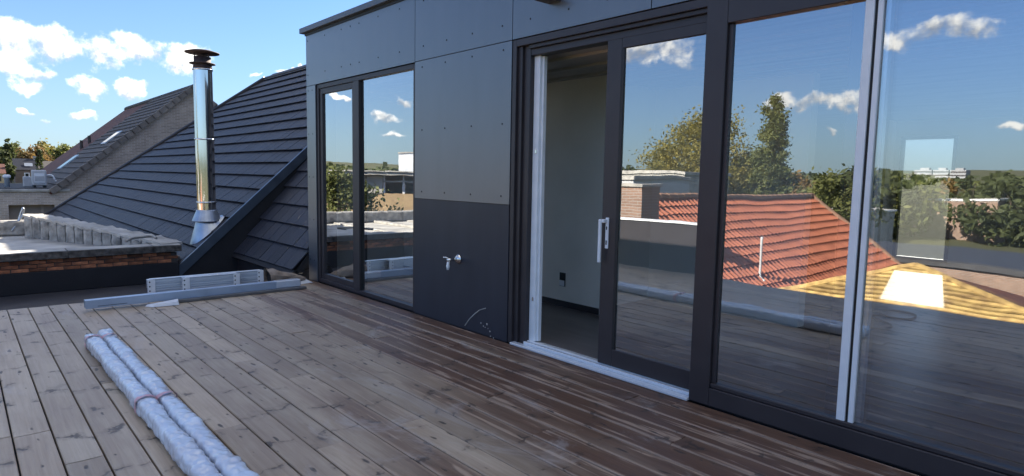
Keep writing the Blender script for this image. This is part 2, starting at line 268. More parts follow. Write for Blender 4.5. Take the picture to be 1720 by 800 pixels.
# ------------------------------------------------------------------ builders
def link(o, parent=None):
    COL.objects.link(o)
    if parent: o.parent = parent
    return o
def mobj(name, vs_, fs, m, parent=None, smooth=False, loc=None):
    me = bpy.data.meshes.new(name); me.from_pydata([tuple(v) for v in vs_], [], fs); me.update()
    if m: me.materials.append(m)
    if smooth:
        for p in me.polygons: p.use_smooth = True
    o = bpy.data.objects.new(name, me); link(o, parent)
    if loc: o.location = loc
    return o
def tag(o, label, cat, group=None):
    o['label'] = label; o['category'] = cat
    if group: o['group'] = group
    return o
def struct(o): o['kind'] = 'structure'; return o
def stuff(o): o['kind'] = 'stuff'; return o
def empty(name, loc=(0, 0, 0)):
    o = bpy.data.objects.new(name, None); o.empty_display_size = .1; link(o); o.location = loc; return o
class MB:
    def __init__(s): s.v = []; s.f = []
    def box(s, x0, x1, y0, y1, z0, z1, bev=0.0):
        if bev <= 0:
            b = len(s.v); s.v += [(x, y, z) for z in (z0, z1) for y in (y0, y1) for x in (x0, x1)]
            s.f += [(b, b+2, b+3, b+1), (b+4, b+5, b+7, b+6), (b, b+1, b+5, b+4), (b+2, b+6, b+7, b+3), (b, b+4, b+6, b+2), (b+1, b+3, b+7, b+5)]
        else:
            bm = bmesh.new(); bmesh.ops.create_cube(bm, size=1)
            for v in bm.verts: v.co = Vector(((x0+x1)/2+v.co.x*(x1-x0), (y0+y1)/2+v.co.y*(y1-y0), (z0+z1)/2+v.co.z*(z1-z0)))
            bmesh.ops.bevel(bm, geom=bm.edges[:], offset=bev, segments=1, affect='EDGES')
            s.add_bm(bm)
        return s
    def add_bm(s, bm):
        b = len(s.v); bm.verts.index_update(); s.v += [tuple(v.co) for v in bm.verts]; s.f += [tuple(b+v.index for v in f.verts) for f in bm.faces]; bm.free(); return s
    def quad(s, *p): b = len(s.v); s.v += [tuple(q) for q in p]; s.f.append(tuple(range(b, b+len(p)))); return s
    def hexa(s, p):       # 8 points: bottom 4 ccw, top 4 ccw
        b = len(s.v); s.v += [tuple(q) for q in p]
        s.f += [(b+3, b+2, b+1, b), (b+4, b+5, b+6, b+7)] + [(b+i, b+(i+1) % 4, b+4+(i+1) % 4, b+4+i) for i in range(4)]; return s
    def lathe(s, prof, c, seg=20, cap=True):
        b = len(s.v); n = len(prof)
        for r_, z in prof:
            for i in range(seg):
                a = 2*math.pi*i/seg; s.v.append((c[0]+r_*math.cos(a), c[1]+r_*math.sin(a), c[2]+z))
        for j in range(n-1):
            for i in range(seg):
                k = (i+1) % seg; s.f.append((b+j*seg+i, b+j*seg+k, b+(j+1)*seg+k, b+(j+1)*seg+i))
        if cap: s.f.append(tuple(b+i for i in range(seg-1, -1, -1))); s.f.append(tuple(b+(n-1)*seg+i for i in range(seg)))
        return s
    def tube(s, pts, rad, seg=8):
        b = len(s.v); n = len(pts); pts = [Vector(p) for p in pts]
        for j, p in enumerate(pts):
            d = (pts[min(j+1, n-1)]-pts[max(j-1, 0)]).normalized(); a = d.orthogonal().normalized() if abs(d.z) > .9 else d.cross(Vector((0, 0, 1))).normalized(); c = d.cross(a)
            r_ = rad[j] if isinstance(rad, (list, tuple)) else rad
            for i in range(seg): t_ = 2*math.pi*i/seg; s.v.append(tuple(p+a*r_*math.cos(t_)+c*r_*math.sin(t_)))
        for j in range(n-1):
            for i in range(seg): k = (i+1) % seg; s.f.append((b+j*seg+i, b+j*seg+k, b+(j+1)*seg+k, b+(j+1)*seg+i))
        s.f.append(tuple(b+i for i in range(seg-1, -1, -1))); s.f.append(tuple(b+(n-1)*seg+i for i in range(seg)))
        return s
    def build(s, name, m, parent=None, smooth=False):
        o = mobj(name, s.v, s.f, m, parent, smooth); return o
def box(name, x0, x1, y0, y1, z0, z1, m, parent=None, bev=0.0): return MB().box(x0, x1, y0, y1, z0, z1, bev).build(name, m, parent)

# ------------------------------------------------------------------ ground and far terrain
GZ = -7.0
GRASS = mat('meadow', (.085, .085, .03), .95, (.05, .055, .02), .05, detail=10, bump=.3, bscale=2)
def terrain(x, y):
    d = math.hypot(x, y); k = min(1, max(0, (d-110)/260)); k = k*k*(3-2*k)
    h = GZ + k*(5.5+5*mn.noise((x*.004, y*.004, 3)))
    k2 = min(1, max(0, (d-420)/900)); h += k2*k2*(24+16*mn.noise((x*.0021, y*.0021, 8)))
    return h
rings = [0, 8, 16, 25, 40, 60, 85, 110, 140, 175, 215, 260, 310, 370, 450, 560, 700, 900, 1200, 1600]
v_, f_ = [], []; SEG = 120
for r_ in rings:
    for i in range(SEG):
        a = 2*math.pi*i/SEG; x, y = r_*math.cos(a), r_*math.sin(a); v_.append((x, y, terrain(x, y)))
for j in range(len(rings)-1):
    for i in range(SEG): k = (i+1) % SEG; f_.append((j*SEG+i, j*SEG+k, (j+1)*SEG+k, (j+1)*SEG+i))
struct(mobj('ground', v_, f_, GRASS, smooth=True))

# ------------------------------------------------------------------ the host building below and flat roofs
lowb = empty('host_building', (0, 0, GZ)); tag(lowb, 'brick house carrying the wooden roof terrace and the dark extension', 'house')
def absbox(name, x0, x1, y0, y1, z0, z1, m, par, bev=0.0):
    o = box(name, x0-par.location.x, x1-par.location.x, y0-par.location.y, y1-par.location.y, z0-par.location.z, z1-par.location.z, m, par, bev); return o
absbox('wall', -11.35, 4.4, -5.1, 9.2, GZ, -.30, BRICKB, lowb)
absbox('roof_membrane', -11.19, 4.3, -5.02, 9.0, -.30, -.27, BITU_G, lowb)
# bitumen upstand against the parapet and below the inner tiled slope
absbox('upstand', -11.19, -8.62, -.17, -.10, -.27, .10, BITU, lowb)
absbox('deck_joist_skirt', -8.58, -8.55, -5.0, -.03, -.27, -.045, BITU, lowb)

# ------------------------------------------------------------------ deck
PIT = .1805
deck = struct(box('deck', -8.54, 3.2, -5.02, -.01, -.265, -.045, BITU))
joints = {10: [-4.52], 14: [-3.86], 12: [-3.235], 9: [-3.25], 5: [-3.27], 6: [-2.61], 1: [-2.625], 3: [-2.005], 19: [-4.465], 18: [-3.885], 11: [-5.17], 0: [-2.37, -5.6], 13: [-7.0], 16: [-5.23], 2: [-4.5], 4: [-5.15], 7: [-5.8], 8: [-1.4], 15: [-6.4, -2.0], 17: [-2.6]}
rd = random.Random(11)
for k in range(28):
    y1 = .006-PIT*k-.0045; y0 = .006-PIT*(k+1)+.0045
    if k == 0: y1 = -.012
    cuts = sorted(joints.get(k, [rd.choice((-6.4, -5.17, -4.5, -3.25))]) + [rd.choice((.5, 1.1, .2))])
    xs = [-8.6+rd.uniform(-.006, .006)] + cuts + [3.2]
    for a, b in zip(xs[:-1], xs[1:]):
        z = rd.uniform(-.0018, .0018); w_ = rd.uniform(-.0012, .0012)
        x0, x1 = a+.0025, b-.0025; L_ = x1-x0; hy = (y1-y0)/2; c = .004
        # chamfered plank, slightly cupped
        prof = [(-hy, -.028), (hy, -.028), (hy, -c), (hy-c, 0), (0, -.0012+w_), (-hy+c, 0), (-hy, -c)]
        vv = [(sx*L_/2, py, pz) for sx in (-1, 1) for py, pz in prof]; n = len(prof)
        ff = [tuple(range(n-1, -1, -1)), tuple(range(n, 2*n))] + [(i, (i+1) % n, n+(i+1) % n, n+i) for i in range(n)]
        ff = [tuple(reversed(q)) for q in ff]
        o = mobj('plank', vv, ff, WOOD, deck); o.location = ((x0+x1)/2, (y0+y1)/2, z); o.rotation_euler.z = rd.uniform(-.0003, .0003)

# ------------------------------------------------------------------ the dark extension
ext = empty('rooftop_extension', (-4, 0, 0)); tag(ext, 'dark panel-clad rooftop extension with tall windows and sliding door', 'building')
EX = ext.location
def eb(name, x0, x1, y0, y1, z0, z1, m, par=None, bev=0.0):
    p = par or ext; o = box(name, x0-EX.x, x1-EX.x, y0, y1, z0, z1, m, None, bev); o.parent = p; return o
XR = 4.0; ZT = 3.44
# cladding panels with open joints; each panel carries its own screws
scr_me = MB().lathe([(.009, 0), (.009, .002), (.006, .004)], (0, 0, 0), 8); scr = None
def panel(x0, x1, z0, z1, screws=(), m=None):
    global scr
    g = .004
    p = eb('panel', x0+g, x1-g, 0, .012, z0+g, z1-g, m or PANEL)
    for sx, sz in screws:
        if scr is None: s_ = scr = scr_me.build('screw', BLACK)
        else: s_ = scr.copy(); link(s_)
        s_.parent = p; s_.location = (sx-EX.x, 0.0, sz); s_.rotation_euler = (R(90), 0, 0)
zt = (3.36, 2.895)
panel(-8.65, -5.86, 2.745, ZT, [(x, z) for z in zt for x in (-8.59, -8.05, -7.575, -7.33, -7.105, -6.645, -6.175)])
panel(-8.65, -8.36, 0, 2.745, [(x, z) for z in (2.68, 2.08, 1.48, .88, .3) for x in (-8.59, -8.46)])
panel(-5.86, -4.28, 2.75, ZT, [(x, z) for z in zt for x in (-5.7, -5.28, -4.86, -4.42)])
panel(-5.86, -4.28, 1.283, 2.75, [(x, z) for z in (2.68, 2.02, 1.36) for x in (-5.72, -5.3, -4.86, -4.4)])
panel(-5.86, -4.28, 0.002, 1.283, m=PANEL_D)
panel(-4.28, -2.79, 2.75, ZT, [(x, z) for z in zt for x in (-4.05, -3.6, -3.2, -2.9)])
for a, b in ((-2.79, -1.2), (-1.2, .4), (.4, 2.0), (2.0, 4.0)): panel(a, b, 2.75, ZT, [(a+.15, 2.895), (b-.15, 2.895)])
panel(2.0, 4.0, 0.002, 2.75)
# carcass behind the cladding
eb('wall', -8.64, -8.36, .014, .30, -.27, ZT, ANTH); eb('wall', -5.85, -4.30, .014, .30, -.27, 2.74, ANTH); eb('wall', -8.36, XR, .014, .30, 2.752, ZT, ANTH)
eb('wall', 2.02, XR, .014, .30, -.27, 2.74, ANTH); eb('wall', -8.64, -8.5, .30, 8.9, -.27, ZT, PANEL); eb('wall', XR-.15, XR, .30, 1.2, -.27, ZT, PLAST); eb('wall', XR-.15, XR, 6.2, 8.9, -.27, ZT, PLAST); eb('wall', XR-.15, XR, 1.2, 6.2, 2.64, ZT, PLAST); eb('wall', XR-.15, XR, 1.2, 6.2, -.27, .03, PLAST); eb('added_side_window', XR-.1, XR-.092, 1.2, 6.2, .03, 2.64, GLASS2)  # glazing in the side wall is unseen, added to let more light indoors
eb('roof_slab', -8.62, XR, .02, 9.0, ZT, ZT+.02, BITU)
eb('roof_cap', -8.73, XR+.05, -.06, .25, ZT+.03, ZT+.10, mat('cap_metal', (.10, .125, .155), .4, (.08, .10, .125), 3), bev=.004)
eb('cap_shadow_gap', -8.66, XR, -.012, .2, ZT-.005, ZT+.03, BLACK)
# inside
eb('floor', -8.5, XR-.15, .16, 8.84, -.1, .03, FLOORI); eb('ceiling', -8.5, XR-.15, .16, 8.84, 2.64, 2.75, CEIL)
eb('inner_wall', -8.5, -4.44, 1.5, 1.7, .03, 2.64, PLAST); eb('inner_wall', -8.5, -4.67, 1.7005, 2.7, .03, 2.64, PLAST); eb('inner_wall', -4.67, -2.78, 2.7, 2.85, .03, 2.64, PLAST)
eb('skirting', -8.5, -4.445, 1.488, 1.4995, .03, .10, ANTH)
eb('inner_wall', -8.5, -3.80, 8.84, 9.0, .03, 2.64, PLAST); eb('inner_wall', -2.96, -.2, 8.84, 9.0, .03, 2.64, PLAST); eb('inner_wall', -.2, XR-.15, 8.84, 9.0, .03, .9, PLAST); eb('inner_wall', 2.9, XR-.15, 8.84, 9.0, .9, 2.64, PLAST); eb('back_window', -.2, 2.9, 8.9, 8.908, .9, 2.64, GLASS2); eb('inner_wall', -3.80, -2.96, 8.84, 9.0, 2.36, 2.64, PLAST); eb('inner_wall', -3.80, -2.96, 8.84, 9.0, .03, .20, PLAST)  # the wide second back window is out of view, added to brighten the room
eb('back_window', -3.79, -2.97, 8.88, 8.888, .20, 2.36, GLASS3)
fb = eb('back_window_frame', -3.80, -3.75, 8.80, 8.90, .20, 2.36, ANTH); eb('frame_bar', -3.01, -2.96, 8.80, 8.90, .20, 2.36, ANTH, fb); eb('frame_bar', -3.75, -3.01, 8.80, 8.90, 2.31, 2.36, ANTH, fb); eb('frame_bar', -3.75, -3.01, 8.80, 8.90, .20, .25, ANTH, fb)
eb('worktop', -1.75, 1.8, 8.2, 8.82, .55, .92, WHITE)
for x, w_ in ((-4.4, .5),): eb('inner_pier', x, x+w_, 8.45, 8.83, .03, 2.64, PLAST)
eb('inner_lining', -5.85, -4.29, .302, .315, .03, 2.64, PLAST); eb('inner_lining', -8.49, -8.36, .302, .315, .03, 2.64, PLAST); eb('inner_lining', -8.4985, -8.485, .316, 1.499, .03, 2.64, PLAST); eb('inner_lining', 2.02, XR-.16, .302, .315, .03, 2.64, PLAST)
# power socket left open in the inner wall
so_ = eb('socket_hole', -5.055, -4.965, 1.492, 1.4995, .27, .43, BLACK); eb('socket_cover', -5.05, -4.975, 1.487, 1.4915, .275, .34, WHITE, so_)
# ceiling boards
for i in range(6): eb('ceiling_batten', -8.4, 3.8, .45+i*.42, .50+i*.42, 2.615, 2.64, CEIL)

def frame(x0, x1, z0, z1, y0, y1, w, m, name='frame', wt=None, wb=None, parent=None, bev=.003):
    wt = w if wt is None else wt; wb = w if wb is None else wb
    b = MB()
    for q in ((x0, x0+w, z0, z1), (x1-w, x1, z0, z1), (x0+w, x1-w, z0, z0+wb), (x0+w, x1-w, z1-wt, z1)): b.box(q[0]-EX.x, q[1]-EX.x, y0, y1, q[2], q[3], bev)
    o = b.build(name, m); o.parent = parent or ext; return o
# left window: narrow side light and big pane
w1 = frame(-8.358, -5.864, .004, 2.742, .018, .13, .055, ANTH, 'window_frame')
eb('mullion', -7.29, -7.15, .012, .125, .06, 2.686, ANTH, w1, .003)
frame(-8.30, -7.29, .06, 2.686, .035, .10, .075, ANTH, 'casement', parent=w1)
eb('pane', -8.225, -7.365, .060, .070, .135, 2.611, GLASS, w1)
eb('pane', -7.15, -5.92, .050, .060, .06, 2.686, GLASS, w1)
eb('glazing_bead', -7.15, -7.138, .030, .048, .06, 2.686, BLACK, w1)
# sliding door frame: outer trim, stepped reveal, post, fixed lights
df = frame(-4.276, 1.96, 0.003, 2.746, .004, .17, .05, ANTH, 'door_frame', wt=.06, wb=.02)
eb('reveal_step', -4.226, -4.175, .03, .17, .02, 2.686, ANTH, df, .003); eb('reveal_step', -4.175, -4.095, .055, .17, .02, 2.686, ANTH, df, .003)
eb('head_step', -4.095, -2.337, .03, .17, 2.655, 2.686, ANTH, df, .003); eb('head_step', -4.095, -2.337, .06, .17, 2.60, 2.655, ANTH, df, .003)
eb('post', -2.337, -2.185, -.008, .06, .012, 2.752, ANTH, df, .004)
eb('bottom_rail', -2.185, 1.9, -.006, .06, .012, .135, ANTH, df, .004); eb('glazing_ledge', -2.185, 1.9, .004, .058, .136, .168, ANTH, df, .006)
eb('top_rail', -2.185, 1.9, -.006, .06, 2.552, 2.752, ANTH, df, .004)
eb('glazing_bead', -2.184, -2.155, .018, .05, .17, 2.55, ANTH, df, .002)
eb('pane', -2.155, -1.321, .0345, .044, .165, 2.555, GLASS, df); eb('pane', -1.306, 1.9, .0345, .044, .165, 2.555, GLASS, df)
# white inner jamb and sill track
jb = eb('white_jamb', -4.094, -4.02, .10, .168, .045, 2.599, WHITE, df, .004); 
eb('jamb_rib', -4.019, -3.995, .125, .165, .05, 2.595, WHITE, df, .003)
for z in (.42, 1.75): eb('lock_keep', -4.055, -4.038, .092, .0995, z, z+.035, STEEL, df, .002)
sl = eb('sill_track', -4.21, -2.338, -.03, .03, .0035, .024, ALU, df, .003); eb('track_rail', -4.09, -2.338, .031, .06, .021, .046, ALU, df, .003); eb('track_rail', -4.09, -2.338, .075, .10, .021, .05, WHITE, df, .003); eb('track_bed', -4.09, -2.338, .0605, .0745, .021, .03, BLACK, df); eb('track_bed', -4.09, -2.338, .1005, .16, .021, .04, ALU, df)
# sliding leaf
lf = frame(-3.235, -2.20, .052, 2.63, .062, .098, .145, ANTH, 'sliding_leaf', wt=.105, wb=.14, parent=df, bev=.005)
eb('pane', -3.09, -2.345, .076, .086, .192, 2.525, GLASS, df); eb('glazing_bead', -3.09, -3.068, .064, .0755, .192, 2.525, BLACK, df)
hd = MB(); hd.box(-3.187-EX.x, -3.157-EX.x, .050, .062, .99, 1.235, .003); hd.box(-3.2-EX.x, -3.168-EX.x, .012, .05, 1.195, 1.222, .004)
hd.box(-3.228-EX.x, -3.200-EX.x, .008, .030, .875, 1.222, .006); h_ = hd.build('door_handle', WHITE, df)
eb('keyhole', -3.178, -3.166, .0475, .0498, 1.02, 1.055, BLACK, df, .001); eb('keyhole', -3.178, -3.166, .0475, .0498, 1.14, 1.165, BLACK, df, .001)
# inner leaf standing behind the fixed pane
il = eb('inner_stile', -1.47, -1.375, .10, .16, .06, 2.62, ANTH, df, .003)
eb('white_profile', -1.368, -1.322, .008, .034, .168, 2.552, WHITE, df, .002); eb('white_profile', -1.305, -1.277, .012, .034, .168, 2.552, WHITE, df, .002); eb('profile_groove', -1.3215, -1.3055, .024, .034, .168, 2.552, BLACK, df)
eb('steel_edge', -1.275, -1.25, .05, .10, .168, 2.62, LEAD, df, .002)
eb('inner_pane', -1.245, 1.85, .13, .138, .06, 2.62, GLASS2, df)
# flashing scar and plaster splashes at the foot of the lower panel
sc_ = [on_y(px, py, -.001) for px, py in ((781, 547), (788, 537), (797, 528), (806, 521), (816, 518))]
MB().tube([p-EX for p in sc_], .006, 6).build('sealant_smear', CEM, ext)
b = MB(); rs = random.Random(5)
for px, py in ((808, 543), (812, 548), (818, 545), (820, 552), (823, 557), (824, 565), (829, 568), (830, 574), (815, 550)):
    p = on_y(px, py, 0)-EX; b.lathe([(rs.uniform(.004, .010), 0), (.004, .004)], (p.x, 0, 0), 7)
    for i in range(len(b.v)-14, len(b.v)): x, y, z = b.v[i]; b.v[i] = (x, -z-.0005, p.z+y*rs.uniform(1, 1.4))
stuff(b.build('plaster_splash', CEML, ext))

# tap
tp = empty('garden_tap', (-5.045, 0, .70)); tag(tp, 'chrome outdoor tap with white hose nipple on dark cladding panel', 'tap')
b = MB().lathe([(.001, 0), (.052, .002), (.052, .010), (.030, .024), (.026, .03)], (0, 0, 0), 20); o = b.build('wall_rose', STEEL, tp, True); o.rotation_euler = (R(90), 0, 0)
MB().tube([(0, -.02, 0), (0, -.09, 0), (-.0, -.14, -.002)], [.018, .016, .018], 10).build('spout', STEEL, tp, True)
MB().tube([(0, -.125, -.01), (0, -.13, -.05), (0, -.13, -.06), (0, -.13, -.10)], [.014, .014, .019, .012], 10).build('hose_nipple', WHITE, tp, True)
MB().tube([(-.02, -.09, .016), (-.055, -.15, .022)], .008, 8).build('lever', STEEL, tp, True)
# wall lamp above the door
wl = empty('wall_lamp', (-3.76, 0, 2.975)); tag(wl, 'dark box-shaped wall lamp above the sliding door', 'lamp')
b = MB(); b.hexa([(-.07, -.165, 0.0), (.07, -.165, 0.0), (.07, -.001, 0.0), (-.07, -.001, 0.0), (-.07, -.165, .012), (.07, -.165, .012), (.07, -.001, .012), (-.07, -.001, .012)]); b.build('lamp_plate', ANTH, wl)
box('lamp_body', -.045, .045, -.075, -.001, .0121, .2, ANTH, wl, .003)

# cable lying inside
pts = [on_z(px, py, .04) for px, py in ((1452, 524), (1480, 521), (1510, 523), (1537, 529), (1530, 536), (1500, 534), (1478, 528), (1466, 533), (1490, 543), (1497, 549), (1480, 553), (1450, 552))]
def smooth_pts(p, n=6):
    out = []
    for i in range(len(p)-1):
        a, b_, c, d = p[max(i-1, 0)], p[i], p[i+1], p[min(i+2, len(p)-1)]
        for j in range(n):
            t = j/n; out.append(.5*((2*b_)+(c-a)*t+(2*a-5*b_+4*c-d)*t*t+(3*b_-a-3*c+d)*t**3))
    return out+[p[-1]]
tag(MB().tube(smooth_pts(pts), .012, 6).build('cable', BLACK, None, True), 'black cable lying in loops on the dark indoor floor', 'cable')

# ------------------------------------------------------------------ things lying on the deck
def wrinkle(p, s=1.0, a=.008):
    return a*mn.noise(p*11*s)+a*.7*mn.noise(p*26*s+Vector((5, 3, 1)))
FOIL = mat('crumpled_foil', (.60, .69, .79), .16, (.52, .56, .64), 6, bump=.25, bscale=9, spec=1.0)
TAPE = mat('pink_tape', (.62, .36, .40), .4, (.5, .3, .34), 9)
def bundle(y0, y1, x0, x1, seed, label):
    t = empty('wrapped_bundle', ((x0+x1)/2, (y0+y1)/2, .004)); tag(t, label, 'bundle')
    b = MB(); NX, NS = 420, 34
    for i in range(NX+1):
        u = i/NX; x = x0+(x1-x0)*u; yc = y0+(y1-y0)*u
        e = min(1, u/.006+.55) * (1+.06*math.sin(x*7+seed))
        for j in range(NS):
            a = 2*math.pi*j/NS; ca, sa = math.cos(a), math.sin(a)
            # rounded-rectangle section
            q = 1/max(.001, (abs(ca)**3.2+abs(sa)**3.2)**(1/3.2))
            p = Vector((x*9, ca*.75+seed*3.1, sa*.75)); f1 = mn.voronoi(p)[0]; f2 = mn.voronoi(p*2.1+Vector((3, 1, 7)))[0]
            d = .013*(f1[1]-f1[0])-.005+.007*(f2[1]-f2[0])+.004*mn.noise(Vector((x*5, seed, ca)))+.007*abs(mn.noise(Vector((x*13+a*1.3, a*.8, seed))))
            ry = (.053*q+d)*e; rz = (.050*q+d)*e
            z = max(.0, .053+sa*rz)
            b.v.append((x-t.location.x, yc+ca*ry-t.location.y, z))
    for i in range(NX):
        for j in range(NS): k = (j+1) % NS; b.f.append((i*NS+j, (i+1)*NS+j, (i+1)*NS+k, i*NS+k))
    b.f.append(tuple(range(NS))); b.f.append(tuple(NX*NS+j for j in range(NS-1, -1, -1)))
    o = b.build('foil', FOIL, t, True)
    for tx in (-6.30, -4.40):
        u = (tx-x0)/(x1-x0); yc = y0+(y1-y0)*u; c = MB(); NS2 = 26
        for i in range(3):
            for j in range(NS2):
                a = 2*math.pi*j/NS2; ca, sa = math.cos(a), math.sin(a); q = 1/max(.001, (abs(ca)**3.2+abs(sa)**3.2)**(1/3.2))
                d = .007*mn.noise(Vector((i*2.3, ca*2+seed, sa*2))); c.v.append((tx+(i-1)*.022+.01*math.sin(a*2+seed)-t.location.x, yc+ca*(.064*q+d)-t.location.y, max(.001, .053+sa*(.059*q+d))))
        for i in range(2):
            for j in range(NS2): k = (j+1) % NS2; c.f.append((i*NS2+j, (i+1)*NS2+j, (i+1)*NS2+k, i*NS2+k))
        c.build('tape', TAPE, t, True)
bundle(-2.955, -2.925, -6.46, -2.2, 1.0, 'long foil-wrapped bundle with pink tape, on the deck, farther from the glass doors')
bundle(-2.835, -2.81, -6.56, -2.2, 4.0, 'long foil-wrapped bundle with pink tape, on the deck, nearer the glass doors')

# long blue-grey channel at the deck end
ch = empty('metal_channel', (-8.06, -1.6, 0.03)); tag(ch, 'long blue-grey metal channel lying across the end of the deck', 'metal profile')
ch.rotation_euler.z = R(.6)
b = MB(); b.box(.044, .05, -1.19, 1.19, .0, .085, .002); b.box(-.05, -.044, -1.19, 1.19, .0, .085, .002); b.box(-.05, .05, -1.19, 1.19, .0855, .0905, .002); b.build('channel', GALV, ch)
box('slot', .0505, .0515, -1.08, -.80, .018, .023, BLACK, ch)
box('wrapper', -.054, .0545, .88, 1.21, -.002, .0945, FOIL, ch, .01)
ch2 = box('support_profile', -.03, .06, -.95, .75, .0, .03, mat('dull_grey_profile', (.17, .17, .17), .5, None, 6, metal=.3), None, .002); ch2.location = (-7.985, -1.1, .002)
tag(ch2, 'flat dull grey profile beneath the blue-grey channel', 'metal profile')
pp = MB(); 
for i in range(2): pass
pv = [(-.0, -.22, .0), (.10, -.16, 0), (.13, .1, 0), (0, .13, 0)]
tag(MB().hexa([(x, y, .003) for x, y, z in pv]+[(x*.9, y*.9, .022+.01*i) for i, (x, y, z) in enumerate(pv)]).build('plastic_offcut', WHITE), 'small white plastic offcut beside the blue-grey channel', 'offcut').location = (-7.93, -2.02, 0)
# bundled aluminium profiles
def profile_mesh(L_):
    b = MB(); h = .053; w_ = .075; t_ = .003
    b.box(-w_/2, w_/2, -L_/2, L_/2, 0, t_); b.box(-w_/2, w_/2, -L_/2, L_/2, h-t_-.001, h-.001); b.box(-w_/2+.012, -w_/2+.016, -L_/2, L_/2, t_, h-t_-.001)
    b.box(w_/2-.020, w_/2-.016, -L_/2, L_/2, t_, h-t_-.001); b.box(w_/2-.016, w_/2, -L_/2, L_/2, h*.40, h*.62)
    return b
def stack(x, ya, yb, rows, label, grp, nx=1):
    t = empty('profile_bundle', (x, (ya+yb)/2, .004)); tag(t, label, 'metal bundle')
    first = None
    for j in range(nx):
        for i in range(rows):
            if first is None: o = first = profile_mesh(yb-ya).build('profile', ALU, t)
            else: o = first.copy(); link(o, t)
            o.location = (-j*.077, rs.uniform(-.006, .006), i*.054)
    for yy in ((ya-yb)/2+.02, (yb-ya)/2-.06):
        box('end_clip', .0385, .042, yy-.02, yy+.06, .002, rows*.054-.002, WHITE, t, .001)
        for i in range(rows): 
            s2 = scr.copy(); link(s2, t); s2.location = (.042, yy, .023+i*.054); s2.rotation_euler = (0, R(90), 0)
    box('top_wrap', -.0385-(nx-1)*.077, .042, (ya-yb)/2+.03, (yb-ya)/2-.03, rows*.054, rows*.054+.003, mat('clear_wrap', (.80, .85, .90), .25, (.66, .72, .78), 6), t, .001)
    return t
stack(-8.50, -2.10, -.72, 4, 'taller strapped bundle of shiny aluminium profiles at the deck end', None, 1)
stack(-8.405, -1.74, -1.06, 4, 'shorter bundle of aluminium profiles lying against the taller bundle', None, 1)
# paper sack
sk = empty('paper_sack', (-8.50, -.44, .0)); sk.scale = (1.25, 1.2, 1.15); tag(sk, 'crumpled brown paper sack, open end, beside the aluminium profiles', 'sack')
b = MB(); NU, NV = 18, 16
for i in range(NU+1):
    u = i/NU
    for j in range(NV):
        a = 2*math.pi*j/NV; r1 = .12*(1-.55*u**1.5); r2 = .105*(1-.75*u**1.3); p = Vector((u*3, math.cos(a), math.sin(a)))
        d = 1+.28*mn.noise(p*1.7); b.v.append((math.cos(a)*r1*d, -.19+.44*u, max(.002, .098*(1-.6*u)+math.sin(a)*r2*d)))
for i in range(NU):
    for j in range(NV): k = (j+1) % NV; b.f.append((i*NV+j, i*NV+k, (i+1)*NV+k, (i+1)*NV+j))
b.f.append(tuple(NU*NV+j for j in range(NV))); b.build('sack_body', CARD, sk)
b = MB(); b.v = [(math.cos(2*math.pi*j/14)*.10, -.15, max(.004, .098+math.sin(2*math.pi*j/14)*.082)) for j in range(14)]; b.f = [tuple(range(14))]; b.build('opening_shade', BLACK, sk)  # black disc painting the shade inside the sack's open end
b = MB(); b.hexa([(-.05, .05, .003), (.16, .12, .003), (.13, .30, .003), (-.08, .27, .003), (-.05, .06, .03), (.14, .13, .018), (.12, .28, .012), (-.06, .25, .05)]); b.build('paper_flap', WHITE, sk)

# ------------------------------------------------------------------ party wall, brick parapet with coping
XP = -11.2
pw = empty('parapet_wall', (XP-.15, -5, -.27)); tag(pw, 'low brick parapet with black bitumen skirting and cement coping by the deck end', 'wall')
ow = Vector(pw.location)
def pbx(name, x0, x1, y0, y1, z0, z1, m, bev=0): return box(name, x0-ow.x, x1-ow.x, y0-ow.y, y1-ow.y, z0-ow.z, z1-ow.z, m, pw, bev)
pbx('core', XP-.30, XP-.012, -9.6, -1.12, -.9, .20, MORTAR)
pbx('bitumen_skirting', XP-.011, XP+.035, -9.6, -1.10, -.27, .045, BITU, .01)
rb = random.Random(21)
bme = {}
for c in range(3):
    z = .047+c*.057; y = -9.4+(.11 if c % 2 else 0)
    while y < -1.2:
        L_ = .205; key = rb.randrange(4)
        if key not in bme:
            o = MB().box(-.05, 0, 0, L_-.012, 0, .047, .004).build('brick', BRICKO)
            for v in o.data.vertices: v.co += Vector((rb.uniform(-.003, .003), rb.uniform(-.004, .004), rb.uniform(-.003, .003)))
            bme[key] = o.data
        else: o = bpy.data.objects.new('brick', bme[key]); link(o)
        o.parent = pw; o.location = (XP+.004+rb.uniform(-.007, .005)-ow.x, y-ow.y, z-ow.z); o.rotation_euler.x = rb.uniform(-.02, .02)
        y += L_+rb.uniform(-.004, .004)
